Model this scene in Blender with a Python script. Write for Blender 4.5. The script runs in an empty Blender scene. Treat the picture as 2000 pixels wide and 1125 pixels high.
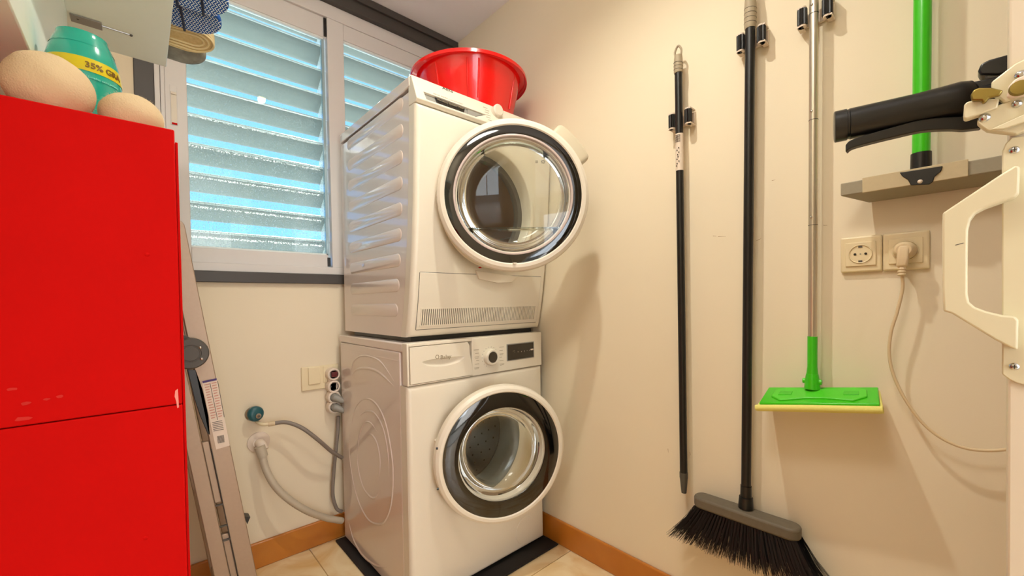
import bpy, bmesh, math, random
from math import sin, cos, pi, radians
from mathutils import Vector, Matrix
random.seed(7)
C = bpy.context.scene.collection
scene = bpy.context.scene

# ------------------------------------------------------------------ camera, sky, sun, exposure
F = 809.2; CX, CY = 1000.0, 601.95
YAW, PIT, ROL = radians(41.99), radians(-.946), radians(-.962)
CAM = Vector((0, 0, .9775))
fw = Vector((sin(YAW), cos(YAW), 0)); rt = Vector((cos(YAW), -sin(YAW), 0)); up = Vector((0, 0, 1))
f2 = fw*cos(PIT) + up*sin(PIT); u2 = up*cos(PIT) - fw*sin(PIT)
r3 = rt*cos(ROL) + u2*sin(ROL); u3 = u2*cos(ROL) - rt*sin(ROL)
cd = bpy.data.cameras.new('camera'); cam = bpy.data.objects.new('camera', cd); C.objects.link(cam)
cam.matrix_world = Matrix(((r3.x, u3.x, -f2.x, CAM.x), (r3.y, u3.y, -f2.y, CAM.y), (r3.z, u3.z, -f2.z, CAM.z), (0, 0, 0, 1)))
cd.sensor_width = 36; cd.lens = F/2000*36; cd.shift_y = (CY-562.5)/2000; cd.clip_start = .01; cd.clip_end = 100
scene.camera = cam
w = bpy.data.worlds.new('sky'); scene.world = w; w.use_nodes = True
nt = w.node_tree; bg = nt.nodes['Background']
tc = nt.nodes.new('ShaderNodeTexCoord'); sp = nt.nodes.new('ShaderNodeSeparateXYZ'); cr = nt.nodes.new('ShaderNodeValToRGB')
nt.links.new(tc.outputs['Generated'], sp.inputs[0]); nt.links.new(sp.outputs['Z'], cr.inputs[0]); nt.links.new(cr.outputs[0], bg.inputs[0])
cr.color_ramp.elements[0].position = 0.0; cr.color_ramp.elements[0].color = (.24, .58, 1.0, 1)
cr.color_ramp.elements[1].position = .6; cr.color_ramp.elements[1].color = (.16, .42, 1.0, 1)
bg.inputs[1].default_value = 1.0
sd = bpy.data.lights.new('sun', 'SUN'); sd.energy = 14; sd.angle = .02; sd.color = (1, .95, .86)
sun = bpy.data.objects.new('sun', sd); C.objects.link(sun)
sun.rotation_euler = Vector((.25, .86, .50)).to_track_quat('Z', 'Y').to_euler()
LAMP = Vector((.61, .59, 2.285)); LAMP_W = 2.5; LAMP_COL = (.97, .95, .84)
HALL_FILL_W = 15; FILL_W = 4.6
vs = scene.view_settings; vs.view_transform = 'Standard'; vs.look = 'None'; vs.exposure = 1.02; vs.gamma = 1; vs.use_curve_mapping = False

# ------------------------------------------------------------------ helpers
def ray(px, py):
    a = (px-CX)/F; b = (py-CY)/F
    return r3*a - u3*b + f2
def onx(px, py, X): d = ray(px, py); return CAM + d*((X-CAM.x)/d.x)
def ony(px, py, Y): d = ray(px, py); return CAM + d*((Y-CAM.y)/d.y)
def onz(px, py, Z): d = ray(px, py); return CAM + d*((Z-CAM.z)/d.z)
def onp(px, py, p0, n): d = ray(px, py); return CAM + d*((Vector(p0)-CAM).dot(n)/d.dot(n))

def lin(c): return tuple(((v/255)/12.92 if v/255 <= .04045 else ((v/255+.055)/1.055)**2.4) for v in c)
def mat(name, col, rough=.5, metal=0, noise=0, nscale=40, coat=0, bump=0, bscale=200, col2=None, spec=None, emit=None, estr=0, trans=0):
    m = bpy.data.materials.new(name); m.use_nodes = True; n = m.node_tree.nodes; l = m.node_tree.links
    b = n['Principled BSDF']; c = lin(col)
    b.inputs['Base Color'].default_value = (*c, 1); b.inputs['Roughness'].default_value = rough; b.inputs['Metallic'].default_value = metal
    b.inputs['Coat Weight'].default_value = coat; b.inputs['Coat Roughness'].default_value = .05
    if spec is not None: b.inputs['Specular IOR Level'].default_value = spec
    if trans: b.inputs['Transmission Weight'].default_value = trans
    if emit: b.inputs['Emission Color'].default_value = (*lin(emit), 1); b.inputs['Emission Strength'].default_value = estr
    t = n.new('ShaderNodeTexCoord')
    nz = n.new('ShaderNodeTexNoise'); nz.inputs['Scale'].default_value = nscale; nz.inputs['Detail'].default_value = 4
    l.new(t.outputs['Object'], nz.inputs['Vector'])
    mx = n.new('ShaderNodeMix'); mx.data_type = 'RGBA'
    c2 = lin(col2) if col2 else tuple(v*(1-max(noise, .02)) for v in c)
    mx.inputs['A'].default_value = (*c, 1); mx.inputs['B'].default_value = (*c2, 1)
    l.new(nz.outputs['Fac'], mx.inputs['Factor']); l.new(mx.outputs['Result'], b.inputs['Base Color'])
    if bump:
        bn = n.new('ShaderNodeTexNoise'); bn.inputs['Scale'].default_value = bscale; bn.inputs['Detail'].default_value = 3
        l.new(t.outputs['Object'], bn.inputs['Vector'])
        bp = n.new('ShaderNodeBump'); bp.inputs['Strength'].default_value = bump; bp.inputs['Distance'].default_value = .002
        l.new(bn.outputs['Fac'], bp.inputs['Height']); l.new(bp.outputs[0], b.inputs['Normal'])
    return m
def glassmat(name, tint, ior=1.45, dust=0, rough=0.0, mul=1.0):
    m = bpy.data.materials.new(name); m.use_nodes = True; n = m.node_tree.nodes; l = m.node_tree.links; n.clear()
    o = n.new('ShaderNodeOutputMaterial'); tr = n.new('ShaderNodeBsdfTransparent'); tr.inputs[0].default_value = (*tint, 1)
    gl = n.new('ShaderNodeBsdfGlossy'); gl.inputs['Roughness'].default_value = rough
    fr = n.new('ShaderNodeFresnel'); fr.inputs[0].default_value = ior
    ml = n.new('ShaderNodeMath'); ml.operation = 'MULTIPLY'; ml.inputs[1].default_value = mul; ml.use_clamp = True; l.new(fr.outputs[0], ml.inputs[0])
    mx = n.new('ShaderNodeMixShader'); l.new(ml.outputs[0], mx.inputs[0]); l.new(tr.outputs[0], mx.inputs[1]); l.new(gl.outputs[0], mx.inputs[2])
    last = mx
    if dust:
        t = n.new('ShaderNodeTexCoord'); nz = n.new('ShaderNodeTexNoise'); nz.inputs['Scale'].default_value = 230; nz.inputs['Detail'].default_value = 2
        l.new(t.outputs['Object'], nz.inputs['Vector'])
        rp = n.new('ShaderNodeValToRGB'); rp.color_ramp.elements[0].position = .5; rp.color_ramp.elements[1].position = .72
        l.new(nz.outputs['Fac'], rp.inputs[0])
        s = n.new('ShaderNodeSeparateXYZ'); l.new(t.outputs['Object'], s.inputs[0])
        mr = n.new('ShaderNodeMapRange'); mr.inputs[1].default_value = 1.1; mr.inputs[2].default_value = 2.0; mr.inputs[3].default_value = dust; mr.inputs[4].default_value = dust*.12
        l.new(s.outputs['Z'], mr.inputs[0])
        mm = n.new('ShaderNodeMath'); mm.operation = 'MULTIPLY'; l.new(rp.outputs[0], mm.inputs[0]); l.new(mr.outputs[0], mm.inputs[1])
        df = n.new('ShaderNodeBsdfTranslucent'); df.inputs[0].default_value = (.75, .8, .8, 1)
        m2 = n.new('ShaderNodeMixShader'); l.new(mm.outputs[0], m2.inputs[0]); l.new(last.outputs[0], m2.inputs[1]); l.new(df.outputs[0], m2.inputs[2]); last = m2
    l.new(last.outputs[0], o.inputs[0])
    return m

def link(name, me, m, parent=None, bevel=0, smooth=None, seg=2):
    o = bpy.data.objects.new(name, me); C.objects.link(o)
    if m: me.materials.append(m)
    if parent is not None:
        o.parent = parent
        base = Vector(parent.get('base', (0, 0, 0))) if parent.type == 'EMPTY' else Vector((0, 0, 0))
        o.matrix_parent_inverse = Matrix.Translation(-base)
    if bevel:
        b = o.modifiers.new('bevel', 'BEVEL'); b.width = bevel; b.segments = seg; b.limit_method = 'ANGLE'; b.angle_limit = radians(35)
        if smooth is None: smooth = 35
    if smooth:
        try: me.shade_auto_smooth if False else None
        except Exception: pass
        for p in me.polygons: p.use_smooth = True
        sm = math.radians(smooth)
        bm = bmesh.new(); bm.from_mesh(me)
        for e in bm.edges:
            if len(e.link_faces) == 2 and e.calc_face_angle(0) > sm: e.smooth = False
        bm.to_mesh(me); bm.free()
        if bevel: o.modifiers['bevel'].harden_normals = False
    return o
def obj(name, bm, m, parent=None, bevel=0, smooth=None, seg=2):
    bmesh.ops.recalc_face_normals(bm, faces=bm.faces)
    me = bpy.data.meshes.new(name); bm.to_mesh(me); bm.free()
    return link(name, me, m, parent, bevel, smooth, seg)
def thing(name, label, cat, loc, group=None):
    o = bpy.data.objects.new(name, None); C.objects.link(o); o.location = loc; o['base'] = tuple(loc); o.empty_display_size = .05
    o['label'] = label; o['category'] = cat
    if group: o['group'] = group
    return o
def tag(o, label=None, cat=None, group=None, kind=None):
    if label: o['label'] = label
    if cat: o['category'] = cat
    if group: o['group'] = group
    if kind: o['kind'] = kind
    return o
def struct(name, bm, m, bevel=0, parent=None, **k):
    o = obj(name, bm, m, parent, bevel, **k)
    if parent is None: o['kind'] = 'structure'
    return o
def nb(): return bmesh.new()
def box(bm, x0, x1, y0, y1, z0, z1, M=None):
    v = [bm.verts.new((x, y, z)) for x in (x0, x1) for y in (y0, y1) for z in (z0, z1)]
    if M:
        for q in v: q.co = M @ q.co
    for f in ((0, 1, 3, 2), (4, 6, 7, 5), (0, 4, 5, 1), (2, 3, 7, 6), (0, 2, 6, 4), (1, 5, 7, 3)): bm.faces.new([v[i] for i in f])
    return bm
def bx(*a, M=None): return box(nb(), *a, M=M)
def prism(bm, pts, off):
    """closed polygon pts (3D) extruded by vector off"""
    off = Vector(off); a = [bm.verts.new(Vector(p)) for p in pts]; b = [bm.verts.new(Vector(p)+off) for p in pts]; n = len(a)
    bm.faces.new(a[::-1]); bm.faces.new(b)
    for i in range(n): bm.faces.new((a[i], a[(i+1) % n], b[(i+1) % n], b[i]))
    return bm
def frame_of(d, hint=Vector((0, 0, 1))):
    d = d.normalized(); h = hint if abs(d.dot(hint)) < .95 else Vector((1, 0, 0))
    a = d.cross(h).normalized(); return a, d.cross(a).normalized()
def tube(bm, pts, r, seg=12, cap=True, rad=None):
    pts = [Vector(p) for p in pts]; n = len(pts); rings = []
    T = [(pts[min(i+1, n-1)]-pts[max(i-1, 0)]).normalized() for i in range(n)]
    a, b = frame_of(T[0])
    for i in range(n):
        a = (a - T[i]*a.dot(T[i])).normalized(); b = T[i].cross(a)
        rr = rad[i] if rad else r
        rings.append([bm.verts.new(pts[i] + (a*cos(2*pi*k/seg) + b*sin(2*pi*k/seg))*rr) for k in range(seg)])
    for i in range(n-1):
        for k in range(seg): bm.faces.new((rings[i][k], rings[i][(k+1) % seg], rings[i+1][(k+1) % seg], rings[i+1][k]))
    if cap: bm.faces.new(rings[0][::-1]); bm.faces.new(rings[-1])
    return bm
def spline(P, n=8):
    P = [Vector(p) for p in P]; Q = [P[0]*2-P[1]]+P+[P[-1]*2-P[-2]]; out = []
    for i in range(1, len(Q)-2):
        for k in range(n):
            t = k/n; a, b, c, d = Q[i-1:i+3]
            out.append(.5*((2*b)+(c-a)*t+(2*a-5*b+4*c-d)*t*t+(3*b-a-3*c+d)*t**3))
    return out+[P[-1]]
def lathe(bm, prof, c, axis, seg=64, a0=0, a1=2*pi, closed=False):
    """profile [(r,h)] around axis through c"""
    c = Vector(c); ax = Vector(axis).normalized(); u, v = frame_of(ax)
    if abs(ax.z) < .5:
        v = Vector((0, 0, 1)); u = v.cross(ax).normalized()
    full = abs(a1-a0-2*pi) < 1e-6; m = seg if full else seg+1; rings = []
    for r, h in prof:
        if r < 1e-6: rings.append([bm.verts.new(c+ax*h)]*m); continue
        rings.append([bm.verts.new(c+ax*h+(u*cos(a0+(a1-a0)*k/seg)+v*sin(a0+(a1-a0)*k/seg))*r) for k in range(m)])
    L = len(rings); rng = range(L if closed else L-1)
    for i in rng:
        A, B = rings[i], rings[(i+1) % L]
        for k in range(seg):
            k2 = (k+1) % m; q = []
            for x in (A[k], A[k2], B[k2], B[k]):
                if x not in q: q.append(x)
            if len(q) > 2:
                try: bm.faces.new(q)
                except ValueError: pass
    if not full and closed:
        bm.faces.new([r[0] for r in rings]); bm.faces.new([r[-1] for r in rings])
    return bm
def cyl(bm, p0, p1, r, seg=20, r1=None):
    return tube(bm, [p0, p1], r, seg, True, [r, r if r1 is None else r1])
def sphere(bm, c, rx, ry=None, rz=None, u=32, v=20):
    M = Matrix.Translation(Vector(c)) @ Matrix.Diagonal((rx, ry or rx, rz or rx, 1))
    bmesh.ops.create_uvsphere(bm, u_segments=u, v_segments=v, radius=1, matrix=M); return bm
def text(name, s, origin, xdir, ydir, h, m, parent, ext=.0004, bold=False, width=None, center=True):
    cu = bpy.data.curves.new(name, 'FONT'); cu.body = s; cu.size = 1; cu.extrude = .01; cu.resolution_u = 3
    if bold: cu.offset = .018
    t = bpy.data.objects.new('tmp', cu); C.objects.link(t)
    dg = bpy.context.evaluated_depsgraph_get(); me = bpy.data.meshes.new_from_object(t.evaluated_get(dg)); bpy.data.objects.remove(t)
    xs = [v.co.x for v in me.vertices]; ys = [v.co.y for v in me.vertices]
    if not xs: return None
    x0, x1, y0, y1 = min(xs), max(xs), min(ys), max(ys); ky = h/.72; kx = width/(x1-x0) if width else ky
    X = Vector(xdir).normalized(); Y = Vector(ydir).normalized(); Z = X.cross(Y).normalized(); O = Vector(origin)
    for v in me.vertices:
        a = (v.co.x-(x0+x1)/2 if center else v.co.x-x0)*kx; b = (v.co.y-.36)*ky
        v.co = O+X*a+Y*b+Z*(v.co.z/.01*ext)
    return link(name, me, m, parent)
def boolean(o, cutters):
    for c in cutters:
        md = o.modifiers.new('b', 'BOOLEAN'); md.operation = 'DIFFERENCE'; md.object = c; md.solver = 'EXACT'
    dg = bpy.context.evaluated_depsgraph_get(); me = bpy.data.meshes.new_from_object(o.evaluated_get(dg))
    o.modifiers.clear(); o.data = me
    for c in cutters: bpy.data.objects.remove(c)
def dup(root, off, label=None, newbase=True):
    off = Vector(off); r = root.copy(); C.objects.link(r); r.location = root.location+off
    if label: r['label'] = label
    for ch in list(root.children):
        c = ch.copy(); C.objects.link(c); c.parent = r
        for g in list(ch.children):
            d = g.copy(); C.objects.link(d); d.parent = c
    return r

# ------------------------------------------------------------------ materials
M_wall = mat('cream_wall_paint', (243, 229, 203), .75, noise=.05, nscale=3, bump=.06, bscale=300)
M_wwall = mat('window_wall_paint', (240, 224, 196), .7, noise=.05, nscale=3, bump=.06, bscale=300)
M_ceil = mat('ceiling_paint', (250, 246, 246), .9, noise=.03, nscale=4)
M_alu_w = mat('white_lacquered_aluminium', (222, 216, 212), .35, noise=.03)
M_dark = mat('dark_grey_anodised_trim', (72, 66, 62), .45, noise=.1, nscale=20)
M_base = mat('honey_oak', (206, 132, 45), .38, col2=(178, 100, 26), nscale=9, coat=.3)
M_steelw = mat('white_enamel', (228, 212, 202), .3, noise=.02, coat=1)
M_plw = mat('white_appliance_plastic', (232, 222, 204), .32, noise=.02)
M_plw2 = mat('warm_white_plastic', (228, 216, 198), .38, noise=.03)
M_grey = mat('grey_plastic', (150, 146, 138), .45, noise=.05)
M_greyd = mat('dark_grey_plastic', (84, 80, 74), .5, noise=.1)
M_blk = mat('black_plastic', (18, 17, 17), .35, noise=.1)
M_blkg = mat('black_gloss', (10, 9, 9), .06, noise=.1, coat=1)
M_rub = mat('black_rubber_mat', (26, 22, 22), .7, noise=.3, nscale=80, bump=.3, bscale=400)
M_red = mat('red_cardboard', (205, 5, 3), .8, noise=.12, nscale=14, bump=.05, spec=.12)
M_redp = mat('red_plastic', (240, 6, 8), .22, noise=.03, coat=.5)
M_steel = mat('stainless_steel', (150, 150, 148), .28, 1, noise=.15)
M_drum = mat('steel_brown_reflection', (176, 118, 78), .4, .8, noise=.15)  # brown room reflection put into the dryer drum's base colour
M_chrome = mat('chrome', (200, 200, 200), .15, 1, noise=.1)
M_alu = mat('brushed_aluminium', (176, 154, 134), .45, .5, noise=.1, nscale=120)
M_wool = mat('cream_wool', (226, 200, 160), .95, noise=.1, nscale=30, bump=.5, bscale=500)
M_teal = mat('teal_plastic', (8, 172, 150), .18, noise=.12, nscale=14, coat=.6)
M_yel = mat('yellow_print', (222, 198, 20), .3, noise=.03)
M_ink = mat('brown_ink', (120, 84, 10), .5)
M_inkd = mat('dark_grey_ink', (70, 62, 52), .5)
M_inkg = mat('grey_ink', (160, 146, 122), .5)
M_green = mat('bright_green_plastic', (62, 200, 20), .3, noise=.06, coat=.2)
M_greenl = mat('leaf_green_plastic', (84, 214, 44), .35, noise=.1, nscale=20)
M_pad = mat('pale_yellow_microfibre', (240, 230, 130), .9, noise=.06, nscale=200, bump=.4, bscale=600)
M_sock = mat('ivory_plastic', (236, 218, 180), .35, noise=.02)
M_cord = mat('ivory_cable', (222, 198, 160), .5, noise=.05)
M_hose = mat('grey_ribbed_hose', (196, 182, 160), .5, noise=.05)
M_hosed = mat('braided_grey_hose', (140, 128, 118), .5, noise=.2, nscale=300)
M_blue = mat('blue_valve_enamel', (34, 92, 100), .35, noise=.1)
M_latch = mat('cream_lacquer', (222, 212, 180), .35, noise=.03)
M_door = mat('white_door_lacquer', (222, 208, 186), .4, noise=.03)
M_brass = mat('aged_brass', (150, 132, 70), .35, .9, noise=.15)
M_bris = mat('black_bristle', (12, 12, 16), .45, noise=.3)
M_head = mat('dusty_grey_plastic', (112, 102, 86), .65, noise=.25, nscale=90)
M_sq = mat('grey_foam_squeegee', (160, 150, 128), .6, noise=.12, nscale=200)
M_cab = mat('pale_white_laminate', (246, 255, 244), .45, noise=.03)
M_bluef = mat('blue_woven_footbed', (16, 84, 170), .8, noise=.2)
M_weave = mat('white_weave', (240, 250, 250), .8)
M_navy = mat('navy_rubber', (14, 24, 58), .5)
M_straw = mat('straw_weave', (232, 212, 160), .85, col2=(196, 168, 110), nscale=160)
M_strawb = mat('straw_braid', (240, 222, 172), .85)
M_tan = mat('tan_insole', (176, 150, 112), .8)
M_cloth = mat('grey_patterned_cloth', (186, 188, 178), .85, col2=(70, 72, 70), nscale=38)
M_slat = mat('dusty_grey_louvre', (140, 150, 148), .45, noise=.25, nscale=160, bump=.3, bscale=500)
M_slatin = mat('white_frame_and_lit_lip', (232, 238, 236), .3, noise=.03)
M_gl = glassmat('window_glass', (.90, .96, .95), 1.5, dust=.55)
M_glass = glassmat('clear_door_glass', (.97, .98, .96), 1.5, mul=1.0)
M_bowl = glassmat('moulded_bowl_glass', (.94, .97, .94), 1.5, mul=1.0)
M_mark = mat('pencil_smudge', (168, 132, 84), .9)
M_woodd = mat('brown_wood_door', (120, 74, 40), .45, col2=(96, 56, 28), nscale=12)
M_label = mat('white_sticker', (232, 214, 196), .5, noise=.03)
M_purple = mat('purple_print', (70, 44, 110), .5)
M_pinkpr = mat('pale_red_print', (206, 150, 132), .6)
M_day = mat('daylit_window', (250, 250, 255), .5, emit=(232, 244, 255), estr=3)
M_lens = mat('lit_lamp_lens', (255, 240, 210), .3, emit=(255, 236, 120), estr=26)
def tile_mat():
    m = mat('beige_marble_tile', (226, 196, 146), .3, coat=.3, col2=(196, 152, 92), nscale=6)
    n = m.node_tree.nodes; l = m.node_tree.links
    mu = n.new('ShaderNodeTexNoise'); mu.inputs['Scale'].default_value = 5; mu.inputs['Detail'].default_value = 9; mu.inputs['Distortion'].default_value = 1.6
    t = n.new('ShaderNodeTexCoord'); l.new(t.outputs['Object'], mu.inputs['Vector'])
    r = n.new('ShaderNodeValToRGB'); r.color_ramp.elements[0].position = .35; r.color_ramp.elements[1].position = .62
    r.color_ramp.elements[0].color = (*lin((224, 184, 122)), 1); r.color_ramp.elements[1].color = (*lin((244, 222, 180)), 1)
    l.new(mu.outputs['Fac'], r.inputs[0]); l.new(r.outputs[0], n['Principled BSDF'].inputs['Base Color']); return m
M_tile = tile_mat()
M_grout = mat('beige_grout', (204, 168, 116), .9)

# ------------------------------------------------------------------ room shell
XR, YW, ZC = 1.24, 1.785, 2.30
XL, YB = -.45, -.80
fl = struct('floor', bx(XL, XR, YB, YW, -.05, -.003), M_grout)
ts = .405
ix = 0
base_me = None
for i in range(-3, 5):
    for j in range(-3, 6):
        x0, y0 = .70+i*ts-.62, .86+j*ts-.62
        x1, y1 = min(x0+ts-.003, XR), min(y0+ts-.003, YW); x0, y0 = max(x0, XL), max(y0, YB)
        if x1-x0 < .02 or y1-y0 < .02: continue
        obj('tile', bx(x0, x1, y0, y1, -.003, 0), M_tile, fl, bevel=.0008, seg=1)
struct('ceiling', bx(XL-.1, XR+.1, YB-.1, YW+.06, ZC, ZC+.05), M_ceil)
wr = struct('wall_right', bx(XR, XR+.1, YB-.1, YW+.2, 0, ZC), M_wall)
b = bx(XL-.1, XR, YW, YW+.12, 0, 1.062); box(b, XL-.1, .004, YW, YW+.12, 1.062, ZC)
struct('wall_back', b, M_wwall)
struct('wall_left', bx(XL-.1, XL, YB-.1, YW, 0, ZC), M_wall)
b = bx(XL, -.20, YB-.08, YB, 0, ZC); box(b, .66, XR, YB-.08, YB, 0, ZC); box(b, -.20, .66, YB-.08, YB, 2.20, ZC)
struct('wall_front', b, M_wall)
struct('baseboard_back', bx(XL, XR, YW-.013, YW, 0, .097), M_base, bevel=.004)
struct('baseboard_right', bx(XR-.012, XR, YB, YW-.013, 0, .097), M_base, bevel=.004)
# hallway seen only as reflections
b = bx(-1.2, 1.8, -2.6, YB-.08, -.05, 0); struct('hall_floor', b, mat('pale_hall_tile', (226, 222, 214), .4, noise=.05))
b = bx(-1.2, 1.8, -2.7, -2.6, 0, 2.5); box(b, -1.3, -1.2, -2.7, YB-.08, 0, 2.5); box(b, 1.8, 1.9, -2.7, YB-.08, 0, 2.5)
box(b, -1.3, XL, YB-.08, YB-.02, 0, 2.5); box(b, XR, 1.9, YB-.08, YB-.02, 0, 2.5)
struct('wall_hall', b, mat('white_hall_paint', (236, 236, 232), .8, noise=.03))
struct('ceiling_hall', bx(-1.3, 1.9, -2.7, YB-.08, 2.3, 2.35), M_ceil)
w2 = struct('window_2', bx(-1.18, -.25, -2.6, -2.57, .55, 2.1), M_alu_w, bevel=.003)
for xa, xb in ((-1.13, -.73), (-.70, -.30)): obj('pane', bx(xa, xb, -2.569, -2.565, .60, 2.05), M_day, w2)
d2 = struct('added_door_2', bx(.1, .95, -2.6, -2.56, 0, 2.03), M_woodd, bevel=.003)  # unseen door, added so the dryer glass reflects brown
# pencil smudges and scuffs on the right wall
for (px, py, l_, a) in ((1410, 462, .022, 5), (1482, 468, .012, -20), (1511, 352, .008, 0), (1348, 886, .010, 80), (1305, 880, .012, 85), (1396, 461, .01, 8), (1612, 440, .008, 10)):
    p = onx(px, py, XR); ca, sa = cos(radians(a)), sin(radians(a))
    q = [p+Vector((0, -ca*s*l_/2-sa*t*.0006, -sa*s*l_/2+ca*t*.0006)) for s, t in ((-1, -1), (1, -.4), (1, .4), (-1, 1))]
    obj('smudge', prism(nb(), q, (-.0003, 0, 0)), M_mark, wr)

# ------------------------------------------------------------------ window
tr = struct('trim_1', bx(0.004, XR, YW-.022, YW+.05, 2.222, ZC-.001), M_dark, bevel=.003)
obj('trim_strip', bx(.004, XR, YW-.034, YW-.022, 2.268, 2.299), M_dark, tr, bevel=.002)
struct('trim_2', bx(0.004, XR, YW-.018, YW+.05, 1.062, 1.101), M_dark, bevel=.002)
struct('trim_3', bx(0.004, .054, YW-.004, YW+.05, 1.101, 2.222), M_dark, bevel=.002)
w1 = struct('window_1', bx(.054, XR, YW, YW+.05, 2.165, 2.222), M_alu_w, bevel=.002)
obj('frame_sill', bx(.054, XR, YW-.006, YW+.05, 1.101, 1.131), M_alu_w, w1, bevel=.002)
b = bx(.054, .068, YW, YW+.05, 1.131, 2.165); box(b, .0695, .080, YW+.006, YW+.05, 1.131, 2.165)
obj('frame_jamb', b, M_alu_w, w1, bevel=.001)
# left sash
b = bx(.080, .139, YW+.010, YW+.034, 1.131, 2.165)
st = obj('sash_stile', b, M_alu_w, w1, bevel=.002)
obj('latch_plate', bx(.0935, .1125, YW+.0085, YW+.011, 1.588, 1.722), M_alu_w, st, bevel=.001)
obj('latch_slot', bx(.0955, .1105, YW+.0075, YW+.0095, 1.592, 1.690), M_plw2, st, bevel=.0006)
obj('latch_grip', bx(.0955, .1105, YW+.004, YW+.0095, 1.690, 1.698), M_plw2, st, bevel=.0006)
obj('latch_red_mark', bx(.0965, .1105, YW+.0065, YW+.0085, 1.590, 1.596), M_red, st)
obj('sash_top_rail', bx(.139, .605, YW+.010, YW+.034, 2.083, 2.165), M_alu_w, w1, bevel=.002)
obj('sash_bottom_rail', bx(.139, .592, YW+.010, YW+.034, 1.131, 1.183), M_alu_w, w1, bevel=.002)
obj('glazing_bead', bx(.139, .592, YW+.016, YW+.030, 1.183, 1.189), M_slatin, w1)
obj('glazing_bead', bx(.139, .592, YW+.014, YW+.030, 2.075, 2.083), M_slatin, w1)
obj('sash_edge', bx(.586, .596, YW+.016, YW+.034, 1.183, 2.083), mat('silver_aluminium', (170, 196, 206), .3, .6), w1, bevel=.001)
obj('brush_seal', bx(.593, .603, YW+.004, YW+.012, 2.086, 2.16), M_blk, w1)
obj('brush_seal', bx(.587, .598, YW+.004, YW+.012, 1.136, 1.172), M_blk, w1)
obj('pane', bx(.139, .590, YW+.0205, YW+.0245, 1.183, 2.083), M_gl, w1)
# right sash
obj('sash_stile', bx(.605, .672, YW+.002, YW+.03, 1.131, 2.165), M_alu_w, w1, bevel=.002)
obj('sash_top_rail', bx(.672, 1.18, YW+.004, YW+.03, 2.100, 2.165), M_alu_w, w1, bevel=.002)
obj('sash_bottom_rail', bx(.672, 1.18, YW+.004, YW+.03, 1.131, 1.183), M_alu_w, w1, bevel=.002)
obj('sash_stile', bx(1.18, 1.235, YW+.002, YW+.03, 1.131, 2.165), M_alu_w, w1, bevel=.002)
obj('glazing_bead', bx(.672, 1.18, YW+.010, YW+.026, 2.092, 2.100), M_slatin, w1)
obj('pane', bx(.672, 1.18, YW+.016, YW+.020, 1.183, 2.1), M_gl, w1)
# louvred shutter outside
sh = thing('louvred_shutter', 'grey aluminium louvred shutter outside the window, slats tilted open', 'shutter', (.62, 1.90, 1.1))
PITCH = .1045; Z0 = 1.118
b = bx(.03, .075, YW+.075, YW+.16, 1.05, 2.3); box(b, .61, .66, YW+.085, YW+.16, 1.05, 2.3); box(b, 1.19, 1.25, YW+.075, YW+.16, 1.05, 2.3)
obj('shutter_frame', b, M_slatin, sh, bevel=.002)
def slat(zc, x0=.075, x1=1.19):
    y0 = YW+.082
    prof = [(0, .040), (.004, .046), (.012, .044), (.022, .030), (.050, .002), (.072, -.022), (.078, -.034), (.074, -.041), (.066, -.038), (.060, -.026), (.040, -.004), (.014, .022), (.004, .034)]
    pts = [(x0, y0+p[0], zc+p[1]*.64) for p in prof]
    o = obj('slat', prism(nb(), pts, (x1-x0, 0, 0)), M_slat, sh, smooth=40)
    # lip on the room side, white to paint the sunlit slat edge
    tube_b = tube(nb(), [(x0, y0+.003, zc+.027), (x1, y0+.003, zc+.027)], .0042, 8)
    obj('lit_slat_lip', tube_b, M_slatin, o, smooth=60)
for i in range(12): slat(Z0+i*PITCH)
# ground and wall opposite, outside
g = bx(-6, 8, 2.2, 14, -3.3, -3.2); struct('terrace_ground', g, mat('pale_paving', (200, 196, 186), .9))

# ------------------------------------------------------------------ ceiling lamp (above the frame, seen in the window glass), added fill lights
lp = thing('ceiling_downlight', 'small round recessed spotlight in the ceiling, reflected in the window glass', 'lamp', LAMP)
obj('trim_ring', lathe(nb(), [(.042, .0), (.040, -.004), (.0215, -.0055), (.021, 0.0)], (LAMP.x, LAMP.y, ZC-.0005), (0, 0, 1), closed=True), M_chrome, lp, smooth=40)
obj('lens', lathe(nb(), [(0, -.006), (.020, -.006), (.020, -.001), (0, -.001)], (LAMP.x, LAMP.y, ZC-.0005), (0, 0, 1)), M_lens, lp)
ld = bpy.data.lights.new('downlight', 'SPOT'); ld.energy = LAMP_W*10; ld.color = LAMP_COL; ld.shadow_soft_size = .022; ld.spot_size = radians(146); ld.spot_blend = 1.0
lo = bpy.data.objects.new('downlight', ld); C.objects.link(lo); lo.location = (LAMP.x, LAMP.y, ZC-.012)
pn = thing('added_fill_lamp', 'added ceiling fill lamp, unseen, above the red box', 'lamp', (-.05, .25, 2.298))  # unseen lamp added as soft fill for the right wall
obj('fill_lamp_body', lathe(nb(), [(0, -.024), (.20, -.024), (.215, -.016), (.215, .0), (0, 0)], (-.05, .25, ZC-.001), (0, 0, 1), 48), M_label, pn, smooth=30)
pd = bpy.data.lights.new('added_fill_light', 'AREA'); pd.shape = 'DISK'; pd.size = .42; pd.energy = FILL_W; pd.color = (1, .95, .86)
po = bpy.data.objects.new('added_fill_light', pd); C.objects.link(po); po.location = (-.05, .25, ZC-.028)
hd = bpy.data.lights.new('hall_fill_light', 'AREA'); hd.energy = HALL_FILL_W; hd.shape = 'RECTANGLE'; hd.size = 1.3; hd.size_y = 1.8; hd.color = (.97, .96, .93)  # area light added in the hall as fill, no fitting behind it
ho = bpy.data.objects.new('hall_fill_light', hd); C.objects.link(ho); ho.location = (.25, -2.35, 1.0); ho.rotation_euler = (radians(90+10), 0, 0)

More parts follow.
